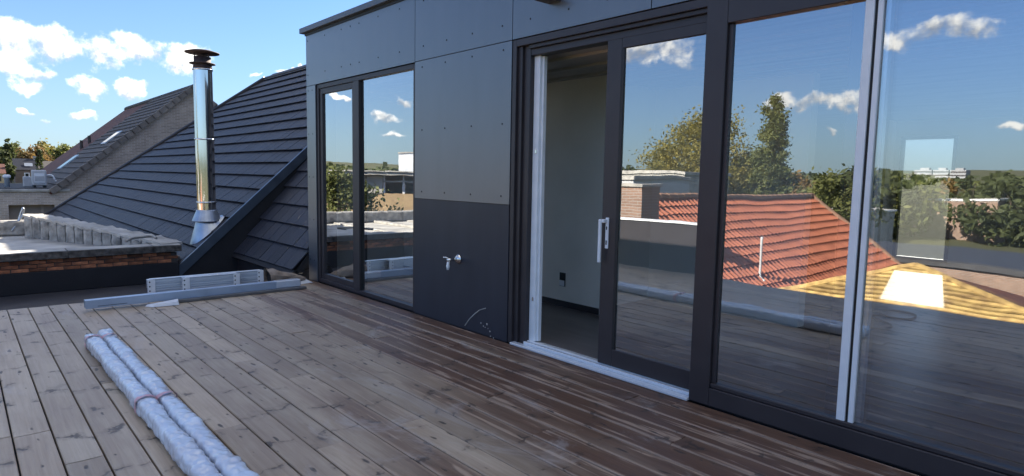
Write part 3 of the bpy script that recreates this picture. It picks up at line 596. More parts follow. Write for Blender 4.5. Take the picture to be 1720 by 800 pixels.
# coping stones, uneven
y = -9.6
while y < -1.1:
    L_ = rb.uniform(.85, 1.2); y2 = min(y+L_, -1.06); bm = bmesh.new(); bmesh.ops.create_cube(bm, size=1); bmesh.ops.subdivide_edges(bm, edges=bm.edges[:], cuts=5, use_grid_fill=True)
    for v in bm.verts:
        q = Vector((XP-.13+v.co.x*.40, (y+y2)/2+v.co.y*(y2-y-.006), .275+v.co.z*.10)); k = mn.noise(q*9)*.012+mn.noise(q*23)*.006
        v.co = q + Vector((k*(1 if v.co.x > .4 else .2), 0, k*.8 if v.co.z > .3 else k*.5)) - ow
    cs = MB().add_bm(bm).build('coping_stone', STONE, pw)
    bm = bmesh.new(); bmesh.ops.create_cube(bm, size=1); bmesh.ops.subdivide_edges(bm, edges=bm.edges[:], cuts=5, use_grid_fill=True)
    for v in bm.verts:
        q = Vector((XP-.14+v.co.x*.35, (y+y2)/2+v.co.y*(y2-y-.02), .322+v.co.z*.022)); k = mn.noise(q*13)*.022; v.co = q+Vector((k if abs(v.co.x) > .4 else 0, 0, k*.25 if v.co.z > 0 else 0))-ow
    MB().add_bm(bm).build('cement_topping', CEML, cs); y = y2
# flat roof behind the parapet
fr_ = empty('flat_roof_house', (-14, -6, GZ)); tag(fr_, 'flat-roofed neighbouring house with pale cement roof behind the brick parapet', 'house')
def fbx(name, x0, x1, y0, y1, z0, z1, m, bev=0): return box(name, x0+14, x1+14, y0+6, y1+6, z0-GZ, z1-GZ, m, fr_, bev)
fbx('wall', -16.2, XP-.31, -9.8, -1.0, GZ, .10, BRICKB); fbx('roof_surface', -16.1, XP-.34, -9.7, -1.5, .101, .20, CEML)
fbx('rear_kerb', -15.75, -15.45, -9.6, -2.75, .21, .50, CEM, .03); fbx('side_kerb', -15.4, -11.6, -9.6, -9.3, .21, .55, CEM, .03)
for i, yk in enumerate((-8.6, -7.2, -6.0, -4.9, -3.7)): fbx('roof_ridge', -15.3, -11.6, yk, yk+.25, .2, .235+.03*(i % 2), CEM, .012)
MB().tube(smooth_pts([Vector((-1.5+.0, 3.05, 7.25)), Vector((-1.52, 3.12, 7.5)), Vector((-1.48, 3.2, 7.75)), Vector((-1.5, 3.18, 7.6)), Vector((-1.45, 3.0, 7.3))]), .02, 7).build('vent_pipe', LEAD, fr_, True)
# cement-capped row of old tiles climbing towards the slate roof
ct = empty('tile_capped_kerb', (-13, -1.9, .2)); tag(ct, 'ribbed kerb of old grey cement-covered tiles at the foot of the slate roof', 'kerb')
A, B_ = Vector((-15.1, -2.68, 0)), Vector((-11.35, -1.16, 0)); dirv = (B_-A).normalized(); nrm = Vector((dirv.y, -dirv.x, 0))
nseg = 15
for i in range(nseg):
    u = i/nseg; p = A+(B_-A)*u; h = .42-.27*u; wd = (B_-A).length/nseg*.86; bm = bmesh.new(); bmesh.ops.create_cube(bm, size=1); bmesh.ops.subdivide_edges(bm, edges=bm.edges[:], cuts=4, use_grid_fill=True)
    zz = rb.uniform(-.012, .012)
    for v in bm.verts:
        along = (v.co.x+.5)*wd; dep = v.co.y*.30; z = (v.co.z+.5)*h
        bul = .05*math.sin((v.co.x+.5)*math.pi) if v.co.z < .45 else 0
        q = p+dirv*along+nrm*(-dep+ (bul if v.co.y < -.4 else 0)); q.z = .2+z+zz*(v.co.z+.5)-(.03*(v.co.x+.5)*(v.co.z+.5))
        q += Vector((1, 1, 1))*.012*mn.noise(q*14); v.co = q-Vector(ct.location)
    kt = MB().add_bm(bm).build('capped_tile', CEM, ct)
    bm = bmesh.new(); bmesh.ops.create_cube(bm, size=1); bmesh.ops.subdivide_edges(bm, edges=bm.edges[:], cuts=3, use_grid_fill=True)
    for v in bm.verts:
        q = p+dirv*((v.co.x+.5)*wd*1.28-.01)-nrm*(v.co.y*.36); q.z = .2+h+.012+v.co.z*.04-.045*(v.co.x+.5)+zz; q += Vector((1, 1, 1))*.02*mn.noise(q*9); v.co = q-Vector(ct.location)
    MB().add_bm(bm).build('cap', CEML, kt)
MB().tube(smooth_pts([on_z(px, py, .5)-Vector(ct.location) for px, py in ((212, 405), (222, 400), (240, 398), (256, 397), (262, 400))]), .022, 7).build('mortar_roll', CEML, ct, True)

# ------------------------------------------------------------------ slate roof beyond the deck
SL = R(42.55); a0 = Vector((XP, -1.08, -.06)); uv = Vector((0, math.cos(SL), math.sin(SL))); nv = Vector((0, -math.sin(SL), math.cos(SL)))
def on_roof(s, x, h=0): return Vector((x, a0.y, a0.z))+uv*s+nv*h
S0, S1 = -.3, 6.75
def hip_x(s): return -28.9+(s+.3)*(8.2/7.05)
sr = empty('slate_roof', (-19, -1.3, -.4)); tag(sr, 'large dark slate-tiled roof with steel flue, sloping beside the extension', 'roof'); osr = Vector(sr.location)
sr_mb = MB(); sr_mb.quad(*[on_roof(s, x, -.035)-osr for s, x in ((S0, XP-.0), (S1, XP+3.4), (S1, hip_x(S1)), (S0, hip_x(S0)))])
# the plate runs on behind the extension
sr_mb = MB(); P8 = [(S0, hip_x(S0)), (S0, XP-.02), (S1, XP-.02), (S1, hip_x(S1))]
sr_mb.hexa([on_roof(s, x, -.16)-osr for s, x in P8]+[on_roof(s, x, -.03)-osr for s, x in P8]); sr_mb.build('roof_deck', BITU, sr)
CH, TW = .364, .33
tiles = []
nc = int((S1-S0)/CH)
for c in range(nc+1):
    s = S0+.02+c*CH; x = XP-.06-(TW/2 if c % 2 else 0)
    xs = [XP-.06] if c % 2 else []
    if c % 2: tiles.append((s, XP-.06, TW/2))
    while x-TW*.4 > hip_x(s+CH*.5):
        tiles.append((s, x, min(TW, x-hip_x(s+CH*.5)))); x -= TW
tm = {}
def tile_pts(w, h=CH):
    g = .006; p = []
    for hh, base in ((.0, 0), (.016, 1)):
        p += [(-w+g, -.02, -.0+.018+hh), (-g, -.02, .018+hh), (-g, h+.03, -.028+hh), (-w+g, h+.03, -.028+hh)]
    return p
def place_tile(s, x): o = on_roof(s, x)-osr; return o
tiles.sort(key=lambda t: (on_roof(t[0], t[1])-CP).length)
rot = Matrix((Vector((1, 0, 0)), uv, nv)).transposed()
chim = Vector((-11.72, -.50, 0))
rest = MB()
nind = 0
for s, x, w in tiles:
    key = round(w, 2)
    if nind < 290:
        if key not in tm: o = MB().hexa(tile_pts(w)).build('roof_tile', TILE); tm[key] = o.data
        else: o = bpy.data.objects.new('roof_tile', tm[key]); link(o)
        o.parent = sr; o.matrix_local = Matrix.Translation(place_tile(s, x)+nv*rb.uniform(-.002, .003)) @ rot.to_4x4(); nind += 1
    else:
        rest.hexa([place_tile(s, x)+rot @ Vector(p) + nv*rb.uniform(-.002, .002) for p in tile_pts(w)])
stuff(rest.build('tile_field', TILE, sr))
# hip and ridge caps
HIPM = mat('hip_cap_metal', (.035, .035, .045), .45, None, 5)
b = MB(); pts = [on_roof(S0, hip_x(S0), .02), on_roof(S1, hip_x(S1), .02)]; b.tube([p-osr for p in pts], .07, 8); b.build('hip_cap', HIPM, sr)
b = MB(); b.tube([on_roof(S1, hip_x(S1), .01)-osr, on_roof(S1, XP, .01)-osr], .06, 8); b.build('ridge_cap', HIPM, sr)
# far slopes so that the roof is closed
b = MB(); b.quad(on_roof(S1, XP, -.03)-osr, on_roof(S1, hip_x(S1), -.03)-osr, Vector((hip_x(S0), 9.0, -.4))-osr, Vector((XP, 9.0, -.4))-osr); b.quad(on_roof(S0, hip_x(S0), -.03)-osr, Vector((hip_x(S0), 9, -.4))-osr, on_roof(S1, hip_x(S1), -.03)-osr); b.build('rear_slope', TILE, sr)
# verge trim and cheek wall down to the inner slope
b = MB(); T0, T1 = on_roof(-.45, XP, 0), on_roof(4.2, XP, 0)
b.hexa([T0+Vector((-.05, 0, 0))-nv*.10-osr, T0+Vector((.012, 0, 0))-nv*.10-osr, T1+Vector((.012, 0, 0))-nv*.10-osr, T1+Vector((-.05, 0, 0))-nv*.10-osr, T0+Vector((-.05, 0, 0))+nv*.045-osr, T0+Vector((.012, 0, 0))+nv*.045-osr, T1+Vector((.012, 0, 0))+nv*.045-osr, T1+Vector((-.05, 0, 0))+nv*.045-osr]); b.build('verge_trim', mat('verge_metal', (.11, .14, .18), .35, None, 4, metal=.5), sr)
b = MB(); q0, q1 = on_roof(-.02, XP-.01, -.09), on_roof(4.4, XP-.01, -.09)
pl = [q0, Vector((XP-.01, q0.y, -.3)), Vector((XP-.01, 2.4, -.3)), Vector((XP-.01, q1.y, 1.0)), q1]
pl = [p-osr for p in pl]; n = len(pl); b.v = [tuple(p) for p in pl]+[tuple(p+Vector((-.12, 0, 0))) for p in pl]; b.f = [tuple(range(n)), tuple(range(2*n-1, n-1, -1))]+[(i, n+i, n+(i+1) % n, (i+1) % n) for i in range(n)]; b.build('cheek_wall', BITU, sr)
MB().tube([T0+Vector((-.35, -.02, -.0))-osr, T0+Vector((.0, -.02, -.02))-osr], .055, 10).build('gutter_end', LEAD, sr, True)
# flue with storm collar, bands and rain cap
fl = empty('steel_flue', (chim.x, chim.y, .30)); tag(fl, 'polished steel chimney flue with rusty rain cap on slate roof', 'chimney flue')
c0 = (0, 0, -.30)
b = MB(); seg = 24                                     # flashing cone, lower rim cut to the roof slope
for i in range(seg):
    a = 2*math.pi*i/seg; x, y = .285*math.cos(a), .285*math.sin(a); yy = chim.y+y; z = a0.z+(yy-a0.y)*math.tan(SL)+.035; b.v.append((x, y, z-.30))
for i in range(seg): a = 2*math.pi*i/seg; b.v.append((.165*math.cos(a), .165*math.sin(a), .71-.30))
b.f = [(i, (i+1) % seg, seg+(i+1) % seg, seg+i) for i in range(seg)]; b.build('flashing_cone', LEAD, fl, True)
MB().lathe([(.235, .66), (.24, .668), (.165, .85), (.155, .86)], c0, 28, False).build('storm_collar', LEAD, fl, False)
for z0, z1 in ((.70, .985), (.99, 2.07), (2.075, 3.255)): MB().lathe([(.150, z0), (.150, z1)], c0, 40, False).build('flue_section', STEEL, fl, True)
for z in (.975, 2.06, 3.24): MB().lathe([(.151, z), (.163, z+.004), (.163, z+.026), (.151, z+.03)], c0, 32).build('clamp_band', STEEL, fl, True)
MB().lathe([(.150, 3.27), (.148, 3.32), (.135, 3.34), (.135, 3.47)], c0, 28).build('flue_top', SOOT, fl, True)
MB().lathe([(.135, 3.345), (.205, 3.35), (.205, 3.362), (.135, 3.37)], c0, 28).build('drip_ring', SOOT, fl, True)
MB().lathe([(.02, 3.525), (.272, 3.53), (.275, 3.545), (.17, 3.575), (.05, 3.592), (.01, 3.595)], c0, 32).build('rain_cap', SOOT, fl, True)
for i in range(3): a = 2.1*i+.6; MB().tube([(.13*math.cos(a), .13*math.sin(a), 3.44-.3), (.13*math.cos(a), .13*math.sin(a), 3.54-.3)], .011, 6).build('cap_strut', SOOT, fl)

# inner tiled slope between cheek and extension
IS = R(51.65); i0 = Vector((0, -.205, .155)); iu = Vector((0, math.cos(IS), math.sin(IS))); inn = Vector((0, -math.sin(IS), math.cos(IS)))
ir = empty('inner_tiled_slope', (-9.9, -.2, .1)); tag(ir, 'small shaded slate slope between black cheek wall and extension corner', 'roof'); oir = Vector(ir.location)
rot2 = Matrix((Vector((1, 0, 0)), iu, inn)).transposed()
def on_in(s, x, h=0): return Vector((x, i0.y, i0.z))+iu*s+inn*h
b = MB(); P8 = [(-.02, XP), (-.02, -8.66), (6.1, -8.66), (6.1, XP)]; b.hexa([on_in(s, x, -.12)-oir for s, x in P8]+[on_in(s, x, -.03)-oir for s, x in P8]); b.build('slope_deck', BITU, ir)  # upper part is unseen, lengthened to keep the sun off the deck
tm2 = {}
for c in range(8):
    s = .0+c*.36; x = -8.665-(TW/2 if c % 2 else 0)
    if c % 2: row = [(-8.665, TW/2)]
    else: row = []
    while x > XP+.08: row.append((x, min(TW, x-XP-.02))); x -= TW
    for x, w in row:
        k = round(w, 2)
        if k not in tm2: o = MB().hexa(tile_pts(w)).build('roof_tile', TILE); tm2[k] = o.data
        else: o = bpy.data.objects.new('roof_tile', tm2[k]); link(o)
        o.parent = ir; o.matrix_local = Matrix.Translation(on_in(s, x)-oir+inn*rb.uniform(-.002, .003)) @ rot2.to_4x4()
b = MB(); b.hexa([p-oir for p in (on_in(-.1, XP, -.05), on_in(-.1, -8.66, -.05), on_in(0, -8.66, -.05), on_in(0, XP, -.05), on_in(-.1, XP, .0), on_in(-.1, -8.66, .0), on_in(0, -8.66, 0), on_in(0, XP, 0))]); b.build('eave_flashing', LEAD if False else BITU, ir)

# ------------------------------------------------------------------ foliage
def leaf_mat(name, c1, c2):
    m = mat(name, c1, .7, c2, .5, contrast=(.35, .65)); t = m.node_tree; b = t.nodes['Principled BSDF']
    try: b.inputs['Subsurface Weight'].default_value = 0
    except KeyError: pass
    g = t.nodes.new('ShaderNodeObjectInfo'); src = b.inputs['Base Color'].links[0].from_socket
    tl = t.nodes.new('ShaderNodeBsdfTranslucent'); t.links.new(src, tl.inputs[0]); ms = t.nodes.new('ShaderNodeMixShader'); ms.inputs[0].default_value = .4
    o = t.nodes['Material Output']; t.links.new(b.outputs[0], ms.inputs[1]); t.links.new(tl.outputs[0], ms.inputs[2]); t.links.new(ms.outputs[0], o.inputs[0]); return m
LG = leaf_mat('green_leaves', (.17, .18, .05), (.10, .12, .035)); LY = leaf_mat('yellowing_leaves', (.30, .25, .055), (.18, .165, .04)); LD = leaf_mat('dark_leaves', (.09, .11, .04), (.055, .07, .025)); LO = leaf_mat('ochre_leaves', (.24, .15, .05), (.15, .11, .04))
def tree(name, base, h, rx, rz, zc, leafm, label, nleaf=3500, leaf=.22, group=None, seed=0, cat='tree', clumps=40, trunk=.2):
    rt = random.Random(seed*17+5); t = empty(name, base); tag(t, label, cat, group)
    b = MB(); b.tube([(0, 0, -.3), (rt.uniform(-.1, .1), 0, h*.3), (rt.uniform(-.2, .2), rt.uniform(-.2, .2), h*.6), (0, 0, h*.9)], [trunk, trunk*.8, trunk*.5, trunk*.12], 7)
    cl = []
    for i in range(clumps):
        while True:
            d = Vector((rt.uniform(-1, 1), rt.uniform(-1, 1), rt.uniform(-1, 1)))
            if .25 < d.length < 1: break
        k = 1-.35*max(0, d.z); p = Vector((d.x*rx*k, d.y*rx*k, zc+d.z*rz)); cl.append((p, rt.uniform(.45, 1)*(.5*min(rx, rz)**.8*.95)))
    for p, r_ in cl[:8]: b.tube([(0, 0, max(.1, min(p.z-.25*rz, h*.75))), tuple(p*.55+Vector((0, 0, p.z*.4))), tuple(p)], [trunk*.3, trunk*.18, trunk*.05], 5)
    b.build('trunk', BARK, t)
    c = MB()
    for i in range(nleaf):
        p, r_ = cl[rt.randrange(len(cl))]
        q = p+Vector((rt.gauss(0, .5), rt.gauss(0, .5), rt.gauss(0, .45)))*r_
        n_ = Vector((rt.gauss(0, 1), rt.gauss(0, 1), rt.gauss(.4, 1))).normalized(); a = n_.orthogonal().normalized(); a.rotate(Matrix.Rotation(rt.uniform(0, 6.28), 3, n_)); e = n_.cross(a); s = leaf*rt.uniform(.6, 1.4)
        c.quad(q-a*s, q-e*s*.45, q+a*s*1.1, q+e*s*.5)
    c.build('crown', leafm, t); return t
def gz(x, y): return terrain(x, y)
# two tall trees mirrored in the doors (they stand beyond the deck's open side)
tree('willow_tree', (-30.2, -45, GZ), 14.2, 5.0, 4.9, 9.3, LY, 'broad yellow-green tree mirrored in the sliding doors', 30000, .135, seed=2, clumps=130, trunk=.4)
tree('poplar_tree', (-23.9, -45, GZ), 15.4, 1.5, 6.6, 8.8, LG, 'tall narrow poplar mirrored in the fixed glass pane', 26000, .12, seed=3, clumps=170, trunk=.25)
tree('willow_tree', (-26.6, -47, GZ), 11.5, 2.4, 4.0, 6.9, LG, 'lower green tree between the broad tree and the poplar', 14000, .135, seed=9, clumps=70)
p = mir(on_y(1395, 320, 60)); tree('round_tree', (p.x, p.y, GZ), 9.6, 4.2, 3.4, 6.0, LG, 'round green tree right of the red roof in the mirror view', 5000, .25, seed=4, clumps=50)
rt_ = random.Random(31)
HG = ('dark hedgerow tree mirrored in the right-hand pane', 'autumn-brown hedgerow tree mirrored in the right-hand pane', 'green hedgerow tree mirrored in the right-hand pane')
for i, px in enumerate((1440, 1475, 1505, 1535, 1562, 1600, 1640, 1668, 1700, 1735, 1770, 1350, 1230, 1130, 1060)):
    D_ = rt_.uniform(95, 150); p = mir(on_y(px, 320, D_)); k = rt_.randrange(3); z = gz(p.x, p.y); topz = 1.55+D_*rt_.uniform(-.004, .018)
    h = topz-z+1; tree('hedgerow_tree', (p.x, p.y, z), h, rt_.uniform(4.5, 7.5), h*.45, h*.52, (LD, LO, LG)[k], HG[k], 1500, .55, 'trees along the field beyond the deck', seed=40+i, clumps=26)
# shrub tree mirrored in the left window
tree('ivy_tree', (-23, -7.4, GZ), 9.4, 2.0, 3.3, 5.4, LG, 'dense dark leafy tree mirrored in the left window', 16000, .10, seed=6, clumps=60)
tree('ivy_tree', (-22.5, -9.0, GZ), 7.4, 1.5, 1.9, 5.2, LG, 'low leafy bush beside the dark tree in the left window', 8000, .10, seed=7, clumps=50)
# wooded rise on the left horizon
rt_ = random.Random(77)
WL = ('dark green tree on the wooded horizon', 'yellow autumn tree on the wooded horizon', 'ochre tree on the wooded horizon', 'mid green tree on the wooded horizon')
for i in range(26):
    px = -30+i*8.2+rt_.uniform(-3, 3); X = -rt_.uniform(270, 360); p = on_x(px, 279, X); z = gz(p.x, p.y)
    topy = 244+.1*abs(px-60)+rt_.uniform(-8, 9); topz = on_x(px, topy, X).z; k = (0, 3, 0, 3, 1, 2, 1, 3)[rt_.randrange(8)]
    if px < 15: k = 0
    h = topz-z; tree('horizon_tree', (p.x, p.y, z), h, rt_.uniform(4, 7), h*.46, h*.52, (LD, LY, LO, LG)[k], WL[k], 2200, .62, 'trees on the wooded horizon', seed=100+i, clumps=26)
p = on_x(14, 235, -255); z = gz(p.x, p.y); tree('fir_tree', (p.x, p.y, z), p.z-z+1.5, 1.4, (p.z-z)*.5, (p.z-z)*.55, LD, 'narrow dark fir rising above the wooded horizon', 1500, .5, seed=150)
p = on_x(66, 251, -240); z = gz(p.x, p.y); tree('fir_tree', (p.x, p.y, z), p.z-z+1, 1.0, (p.z-z)*.5, (p.z-z)*.52, LD, 'small dark cone-shaped tree behind the slate-roofed far house', 1100, .4, seed=151)
# far wood all round, one mass
c = MB(); rw2 = random.Random(9)
for i in range(2600):
    a = rw2.uniform(0, 6.283); D_ = rw2.uniform(430, 900); x, y = D_*math.cos(a), D_*math.sin(a)
    if mn.noise((x*.006, y*.006, 1)) < -.12: continue
    z = terrain(x, y); s = rw2.uniform(2.5, 5)
    for j in range(9):
        q = Vector((x+rw2.gauss(0, s*.7), y+rw2.gauss(0, s*.7), z+rw2.uniform(.3, 2)*s)); n_ = Vector((rw2.gauss(0, 1), rw2.gauss(0, 1), rw2.gauss(0, 1))).normalized(); e = n_.orthogonal().normalized(); g = n_.cross(e); w = s*rw2.uniform(.4, .8); c.quad(q-e*w, q-g*w, q+e*w, q+g*w)
o = stuff(c.build('far_wood', LD)); o['label'] = 'distant woods on the hills all round'; o['category'] = 'wood'

# ------------------------------------------------------------------ houses on the left
XG = -30.0
gh = empty('gable_house', (XG, 2, GZ)); tag(gh, 'brick gable house with dark tiled roof behind the slate roof', 'house'); og = Vector(gh.location)
ap = Vector((XG, 4.22, 4.98)); bl = Vector((XG, -.77, .66)); br_ = Vector((XG, 9.2, .66))
def prism(name, poly, x0, x1, m, par, org):
    n = len(poly); vv = [(x-org.x, y-org.y, z-org.z) for x in (x0, x1) for y, z in poly]; ff = [tuple(range(n-1, -1, -1)), tuple(range(n, 2*n))]+[(i, (i+1) % n, n+(i+1) % n, n+i) for i in range(n)]
    return mobj(name, vv, [tuple(reversed(f)) for f in ff] if x1 < x0 else ff, m, par)
prism('wall', [(-.77, GZ), (9.2, GZ), (9.2, .66), (4.22, 4.98), (-.77, .66)], XG-14, XG, BRICKB, gh, og)
for sgn in (-1, 1):
    e = Vector((0, sgn*(9.2+.77)/2, -4.32)).normalized(); nn = Vector((0, sgn*4.32, (9.2+.77)/2)).normalized(); L_ = 6.9
    b = MB(); a1 = ap+nn*.04; P = [a1, a1+e*L_]
    b.hexa([p_-og for p_ in (P[0]+Vector((-14.2, 0, 0)), P[0]+Vector((.06, 0, 0)), P[1]+Vector((.06, 0, 0)), P[1]+Vector((-14.2, 0, 0)))]+[p_+nn*.08-og for p_ in (P[0]+Vector((-14.2, 0, 0)), P[0]+Vector((.06, 0, 0)), P[1]+Vector((.06, 0, 0)), P[1]+Vector((-14.2, 0, 0)))])
    b.build('roof', REDT if sgn < 0 else DARKT, gh)
    # tile rows near the verge and verge tiles
    k = 0
    while k*.34 < L_-.1:
        q = a1+e*(k*.34)+nn*.10; r1, r2 = q, q+e*.37
        b = MB(); b.hexa([p_-og for p_ in (r1+Vector((-7.0, 0, 0)), r1+Vector((-.14, 0, 0)), r2+Vector((-.14, 0, 0))+nn*.03, r2+Vector((-7.0, 0, 0))+nn*.03)]+[p_-og for p_ in (r1+Vector((-7.0, 0, 0))+nn*.03, r1+Vector((-.14, 0, 0))+nn*.03, r2+Vector((-.14, 0, 0))+nn*.065, r2+Vector((-7.0, 0, 0))+nn*.065)]); b.build('tile_course', DARKT, gh)
        b = MB(); x0, x1 = -.15, .16
        b.hexa([p_-og for p_ in (r1+Vector((x0, 0, 0))-nn*.16, r1+Vector((x1, 0, 0))-nn*.16, r2+Vector((x1, 0, 0))-nn*.13, r2+Vector((x0, 0, 0))-nn*.13)]+[p_-og for p_ in (r1+Vector((x0, 0, 0))+nn*.05, r1+Vector((x1, 0, 0))+nn*.05, r2+Vector((x1, 0, 0))+nn*.085, r2+Vector((x0, 0, 0))+nn*.085)]); b.build('verge_tile', mat('brown_grey_verge', (.19, .165, .145), .8, (.12, .105, .095), 5, rrand=.2), gh)
        k += 1
for k in range(24): 
    b = MB(); b.tube([Vector((XG+.2-k*.6, 4.22, 5.12))-og, Vector((XG-.38-k*.6, 4.22, 5.10))-og], .14, 8); b.build('ridge_tile', DARKT, gh)
e = Vector((0, -(9.2+.77)/2, -4.32)).normalized(); nn = Vector((0, -4.32, (9.2+.77)/2)).normalized()
for d0, d1, x0, x1 in ((3.0, 3.9, -3.0, -1.9), (4.6, 5.6, -6.2, -5.0)):
    a1 = ap+nn*.18; b = MB(); b.hexa([p_-og for p_ in (a1+e*d0+Vector((x0, 0, 0)), a1+e*d0+Vector((x1, 0, 0)), a1+e*d1+Vector((x1, 0, 0)), a1+e*d1+Vector((x0, 0, 0)))]+[p_+nn*.06-og for p_ in (a1+e*d0+Vector((x0, 0, 0)), a1+e*d0+Vector((x1, 0, 0)), a1+e*d1+Vector((x1, 0, 0)), a1+e*d1+Vector((x0, 0, 0)))])
    o = b.build('skylight', LEAD, gh); b2 = MB(); b2.quad(*[p_+nn*.064-og for p_ in (a1+e*(d0+.1)+Vector((x0+.1, 0, 0)), a1+e*(d0+.1)+Vector((x1-.1, 0, 0)), a1+e*(d1-.1)+Vector((x1-.1, 0, 0)), a1+e*(d1-.1)+Vector((x0+.1, 0, 0)))]); b2.build('pane', mat('dark_glass', (.03, .04, .05), .08), o)
for yy, zz in ((1.2, 2.95), (1.55, 3.2)): MB().tube([Vector((XG-9, yy, zz-.5))-og, Vector((XG-9, yy, zz+.0))-og], .07, 8).build('vent_pipe', DARKT, gh)
b = MB()
for j in range(7): b.box(.001, .02, 3.05-2+j*.055, 3.05-2+j*.055+.03, 2.05-GZ, 2.3-GZ)
b.build('vent_grille', DARKT, gh)
# flat-roofed extension in front of it
an = empty('brick_annex', (XG, -3, GZ)); tag(an, 'flat-roofed pale brick annex with wide dark opening', 'building'); oa = Vector(an.location)
def ab(name, x0, x1, y0, y1, z0, z1, m, par=None, bev=0): return box(name, x0-oa.x, x1-oa.x, y0-oa.y, y1-oa.y, z0-oa.z, z1-oa.z, m, par or an, bev)
zo0, zo1 = on_x(14, 345, XG), on_x(92, 346, XG)
ab('wall', XG-10, XG-.31, -7.5, -.79, GZ, .58, BRICKG); ab('wall', XG-.3, XG+.02, -7.5, zo0.y, GZ, .6, BRICKG); ab('wall', XG-.3, XG+.02, zo1.y, .6, GZ, .6, BRICKG); ab('lintel', XG-.3, XG+.02, zo0.y, zo1.y, zo0.z, .6, BRICKG)
ab('roof_edge', XG-10.1, XG+.08, -7.6, -.4, .602, .70, CEML, None, .01); ab('roof_surface', XG-9.9, XG-.2, -7.4, -.8, .702, .72, BITU)
gd = ab('garage_door', XG-.28, XG-.24, zo0.y, zo1.y, GZ+.5, zo0.z, mat('taupe_panel', (.26, .22, .20), .6, (.22, .19, .17), 3))
for i in range(2): yy = zo0.y+(zo1.y-zo0.y)*(.28+.42*i); ab('door_rail', XG-.239, XG-.215, yy, yy+.09, GZ+.5, zo0.z, mat('taupe_rail', (.36, .31, .28), .6, None, 3), gd)
ac0, ac1 = on_x(54, 314, XG-1.5), on_x(77, 286, XG-1.5)
ac = empty('air_conditioner', (XG-1.5, (ac0.y+ac1.y)/2, .72)); tag(ac, 'grey-white air conditioning unit standing on the annex roof', 'air conditioner')
hw = (ac1.y-ac0.y)/2; hh = ac1.z-.72
box('casing', -.2, .2, -hw, hw, .09, hh, PLASTIC, ac, .03); fp = box('front_panel', .201, .22, -hw*.72, hw*.72, .2, hh-.14, WHITE, ac, .01)
for i in range(6): box('louvre', .221, .228, -hw*.66, hw*.66, .26+i*(hh-.5)/6, .29+i*(hh-.5)/6, PLASTIC, fp)
for s_ in (-1, 1): box('foot', -.2, .2, s_*hw*.7-.05, s_*hw*.7+.05, 0, .0895, BLACK, ac)
MB().tube(smooth_pts([Vector((.05, hw+.0, .5)), Vector((.05, hw+.2, .48)), Vector((.1, hw+.35, .2)), Vector((.15, hw+.75, .06))]), .035, 7).build('pipe', WHITE, ac, True)
vb = box('roof_vent_box', -.2, .2, -.22, .22, 0, .42, PLASTIC, None, .02); vb.location = (XG-3, on_x(50, 305, XG-3).y, .72); tag(vb, 'small grey ventilation box beside the air conditioner', 'vent box')
fluep = MB().lathe([(.09, 0), (.09, .35), (.13, .36), (.13, .46), (.07, .5)], (0, 0, 0), 12).build('roof_vent', WHITE, None, True); fluep.location = (XG-2.2, on_x(12, 310, XG-2.2).y, .72); tag(fluep, 'short white roof vent on the annex', 'vent')

def house(name, label, X, pxs, y_eave, y_ridge, wallm, roofm, depth=9, gable=True, group=None):
    p0, p1 = on_x(pxs[0], y_eave, X), on_x(pxs[1], y_eave, X); zr = on_x(pxs[0], y_ridge, X).z; ze = p0.z
    z0 = min(gz(X, p0.y), gz(X, p1.y))-1
    t = empty(name, (X, (p0.y+p1.y)/2, z0)); tag(t, label, 'house', group); o = Vector(t.location); w = (p1.y-p0.y)/2
    box('wall', -depth, 0, -w, w, 0, ze-z0, wallm, t)
    b = MB(); h = zr-z0; e = ze-z0-.05; ov = .3
    b.v = [(ov, -w-ov, e), (ov, w+ov, e), (-depth/2, w+ov, h), (-depth/2, -w-ov, h), (-depth-ov, -w-ov, e), (-depth-ov, w+ov, e)]; b.f = [(0, 1, 2, 3), (3, 2, 5, 4), (0, 3, 4), (1, 5, 2), (0, 4, 5, 1)]; b.build('roof', roofm, t)
    return t, w, e, h
hA, w, e, h = house('far_house', 'far brick house with slate roof, skylight and small white window', -262, (25, 66), 285, 266, mat('far_brick', (.26, .19, .15), .9, None, 1), TILE)
wn = box('window', .02, .1, -.9+0, .6, e-2.9, e-.9, WHITE, hA); box('pane', .101, .12, -.55, .25, e-2.6, e-1.2, mat('dark_glass', (.03, .04, .05), .08), wn)
b = MB(); b.quad((-1.0, -.6, e+(h-e)*.30), (-1.0, 1.6, e+(h-e)*.30), (-2.2, 1.6, e+(h-e)*.58), (-2.2, -.6, e+(h-e)*.58)); b.v = [(x+.12, y, z+.12) for x, y, z in b.v]; b.build('skylight', LEAD, hA)
box('chimney', -5, -4, w-1.2, w-.2, h-.6, h+.9, CEML, hA)
hB, w, e, h = house('far_house', 'far house with reddish roof and cream gable beside the slate-roofed one', -235, (-22, 8), 291, 275, mat('cream_render', (.55, .42, .26), .9, None, 1), REDT)
wn = box('window', .02, .1, w*.2, w*.55, e-2.2, e-.8, ANTH, hB)
hC, w, e, h = house('far_house', 'far low house with dark brown roof, half hidden by the gable house', -250, (67, 98), 286, 270, mat('far_brick', (.26, .19, .15), .9, None, 1), DARKT)

# ------------------------------------------------------------------ beyond the open side of the deck (seen mirrored in the glass)
# privacy wall at the deck edge with white coping
pr = empty('deck_side_wall', (-7, -5.12, -.3)); tag(pr, 'dark low wall with white metal coping along the open side of deck', 'wall')
box('wall', -1.55, 1.72, -.06, .06, 0, 1.10, ANTH, pr); box('coping', -1.57, 1.74, -.09, .09, 1.101, 1.135, WHITE, pr, .004)
# brick stack left of the red roof
st = empty('brick_stack', (-9.2, -8.2, GZ)); tag(st, 'square brick chimney stack mirrored in the sliding leaf', 'chimney')
box('stack', -.42, .42, -.35, .35, 0, 8.33, BRICKX, st); box('cap', -.47, .47, -.40, .40, 8.331, 8.41, CEML, st, .01)
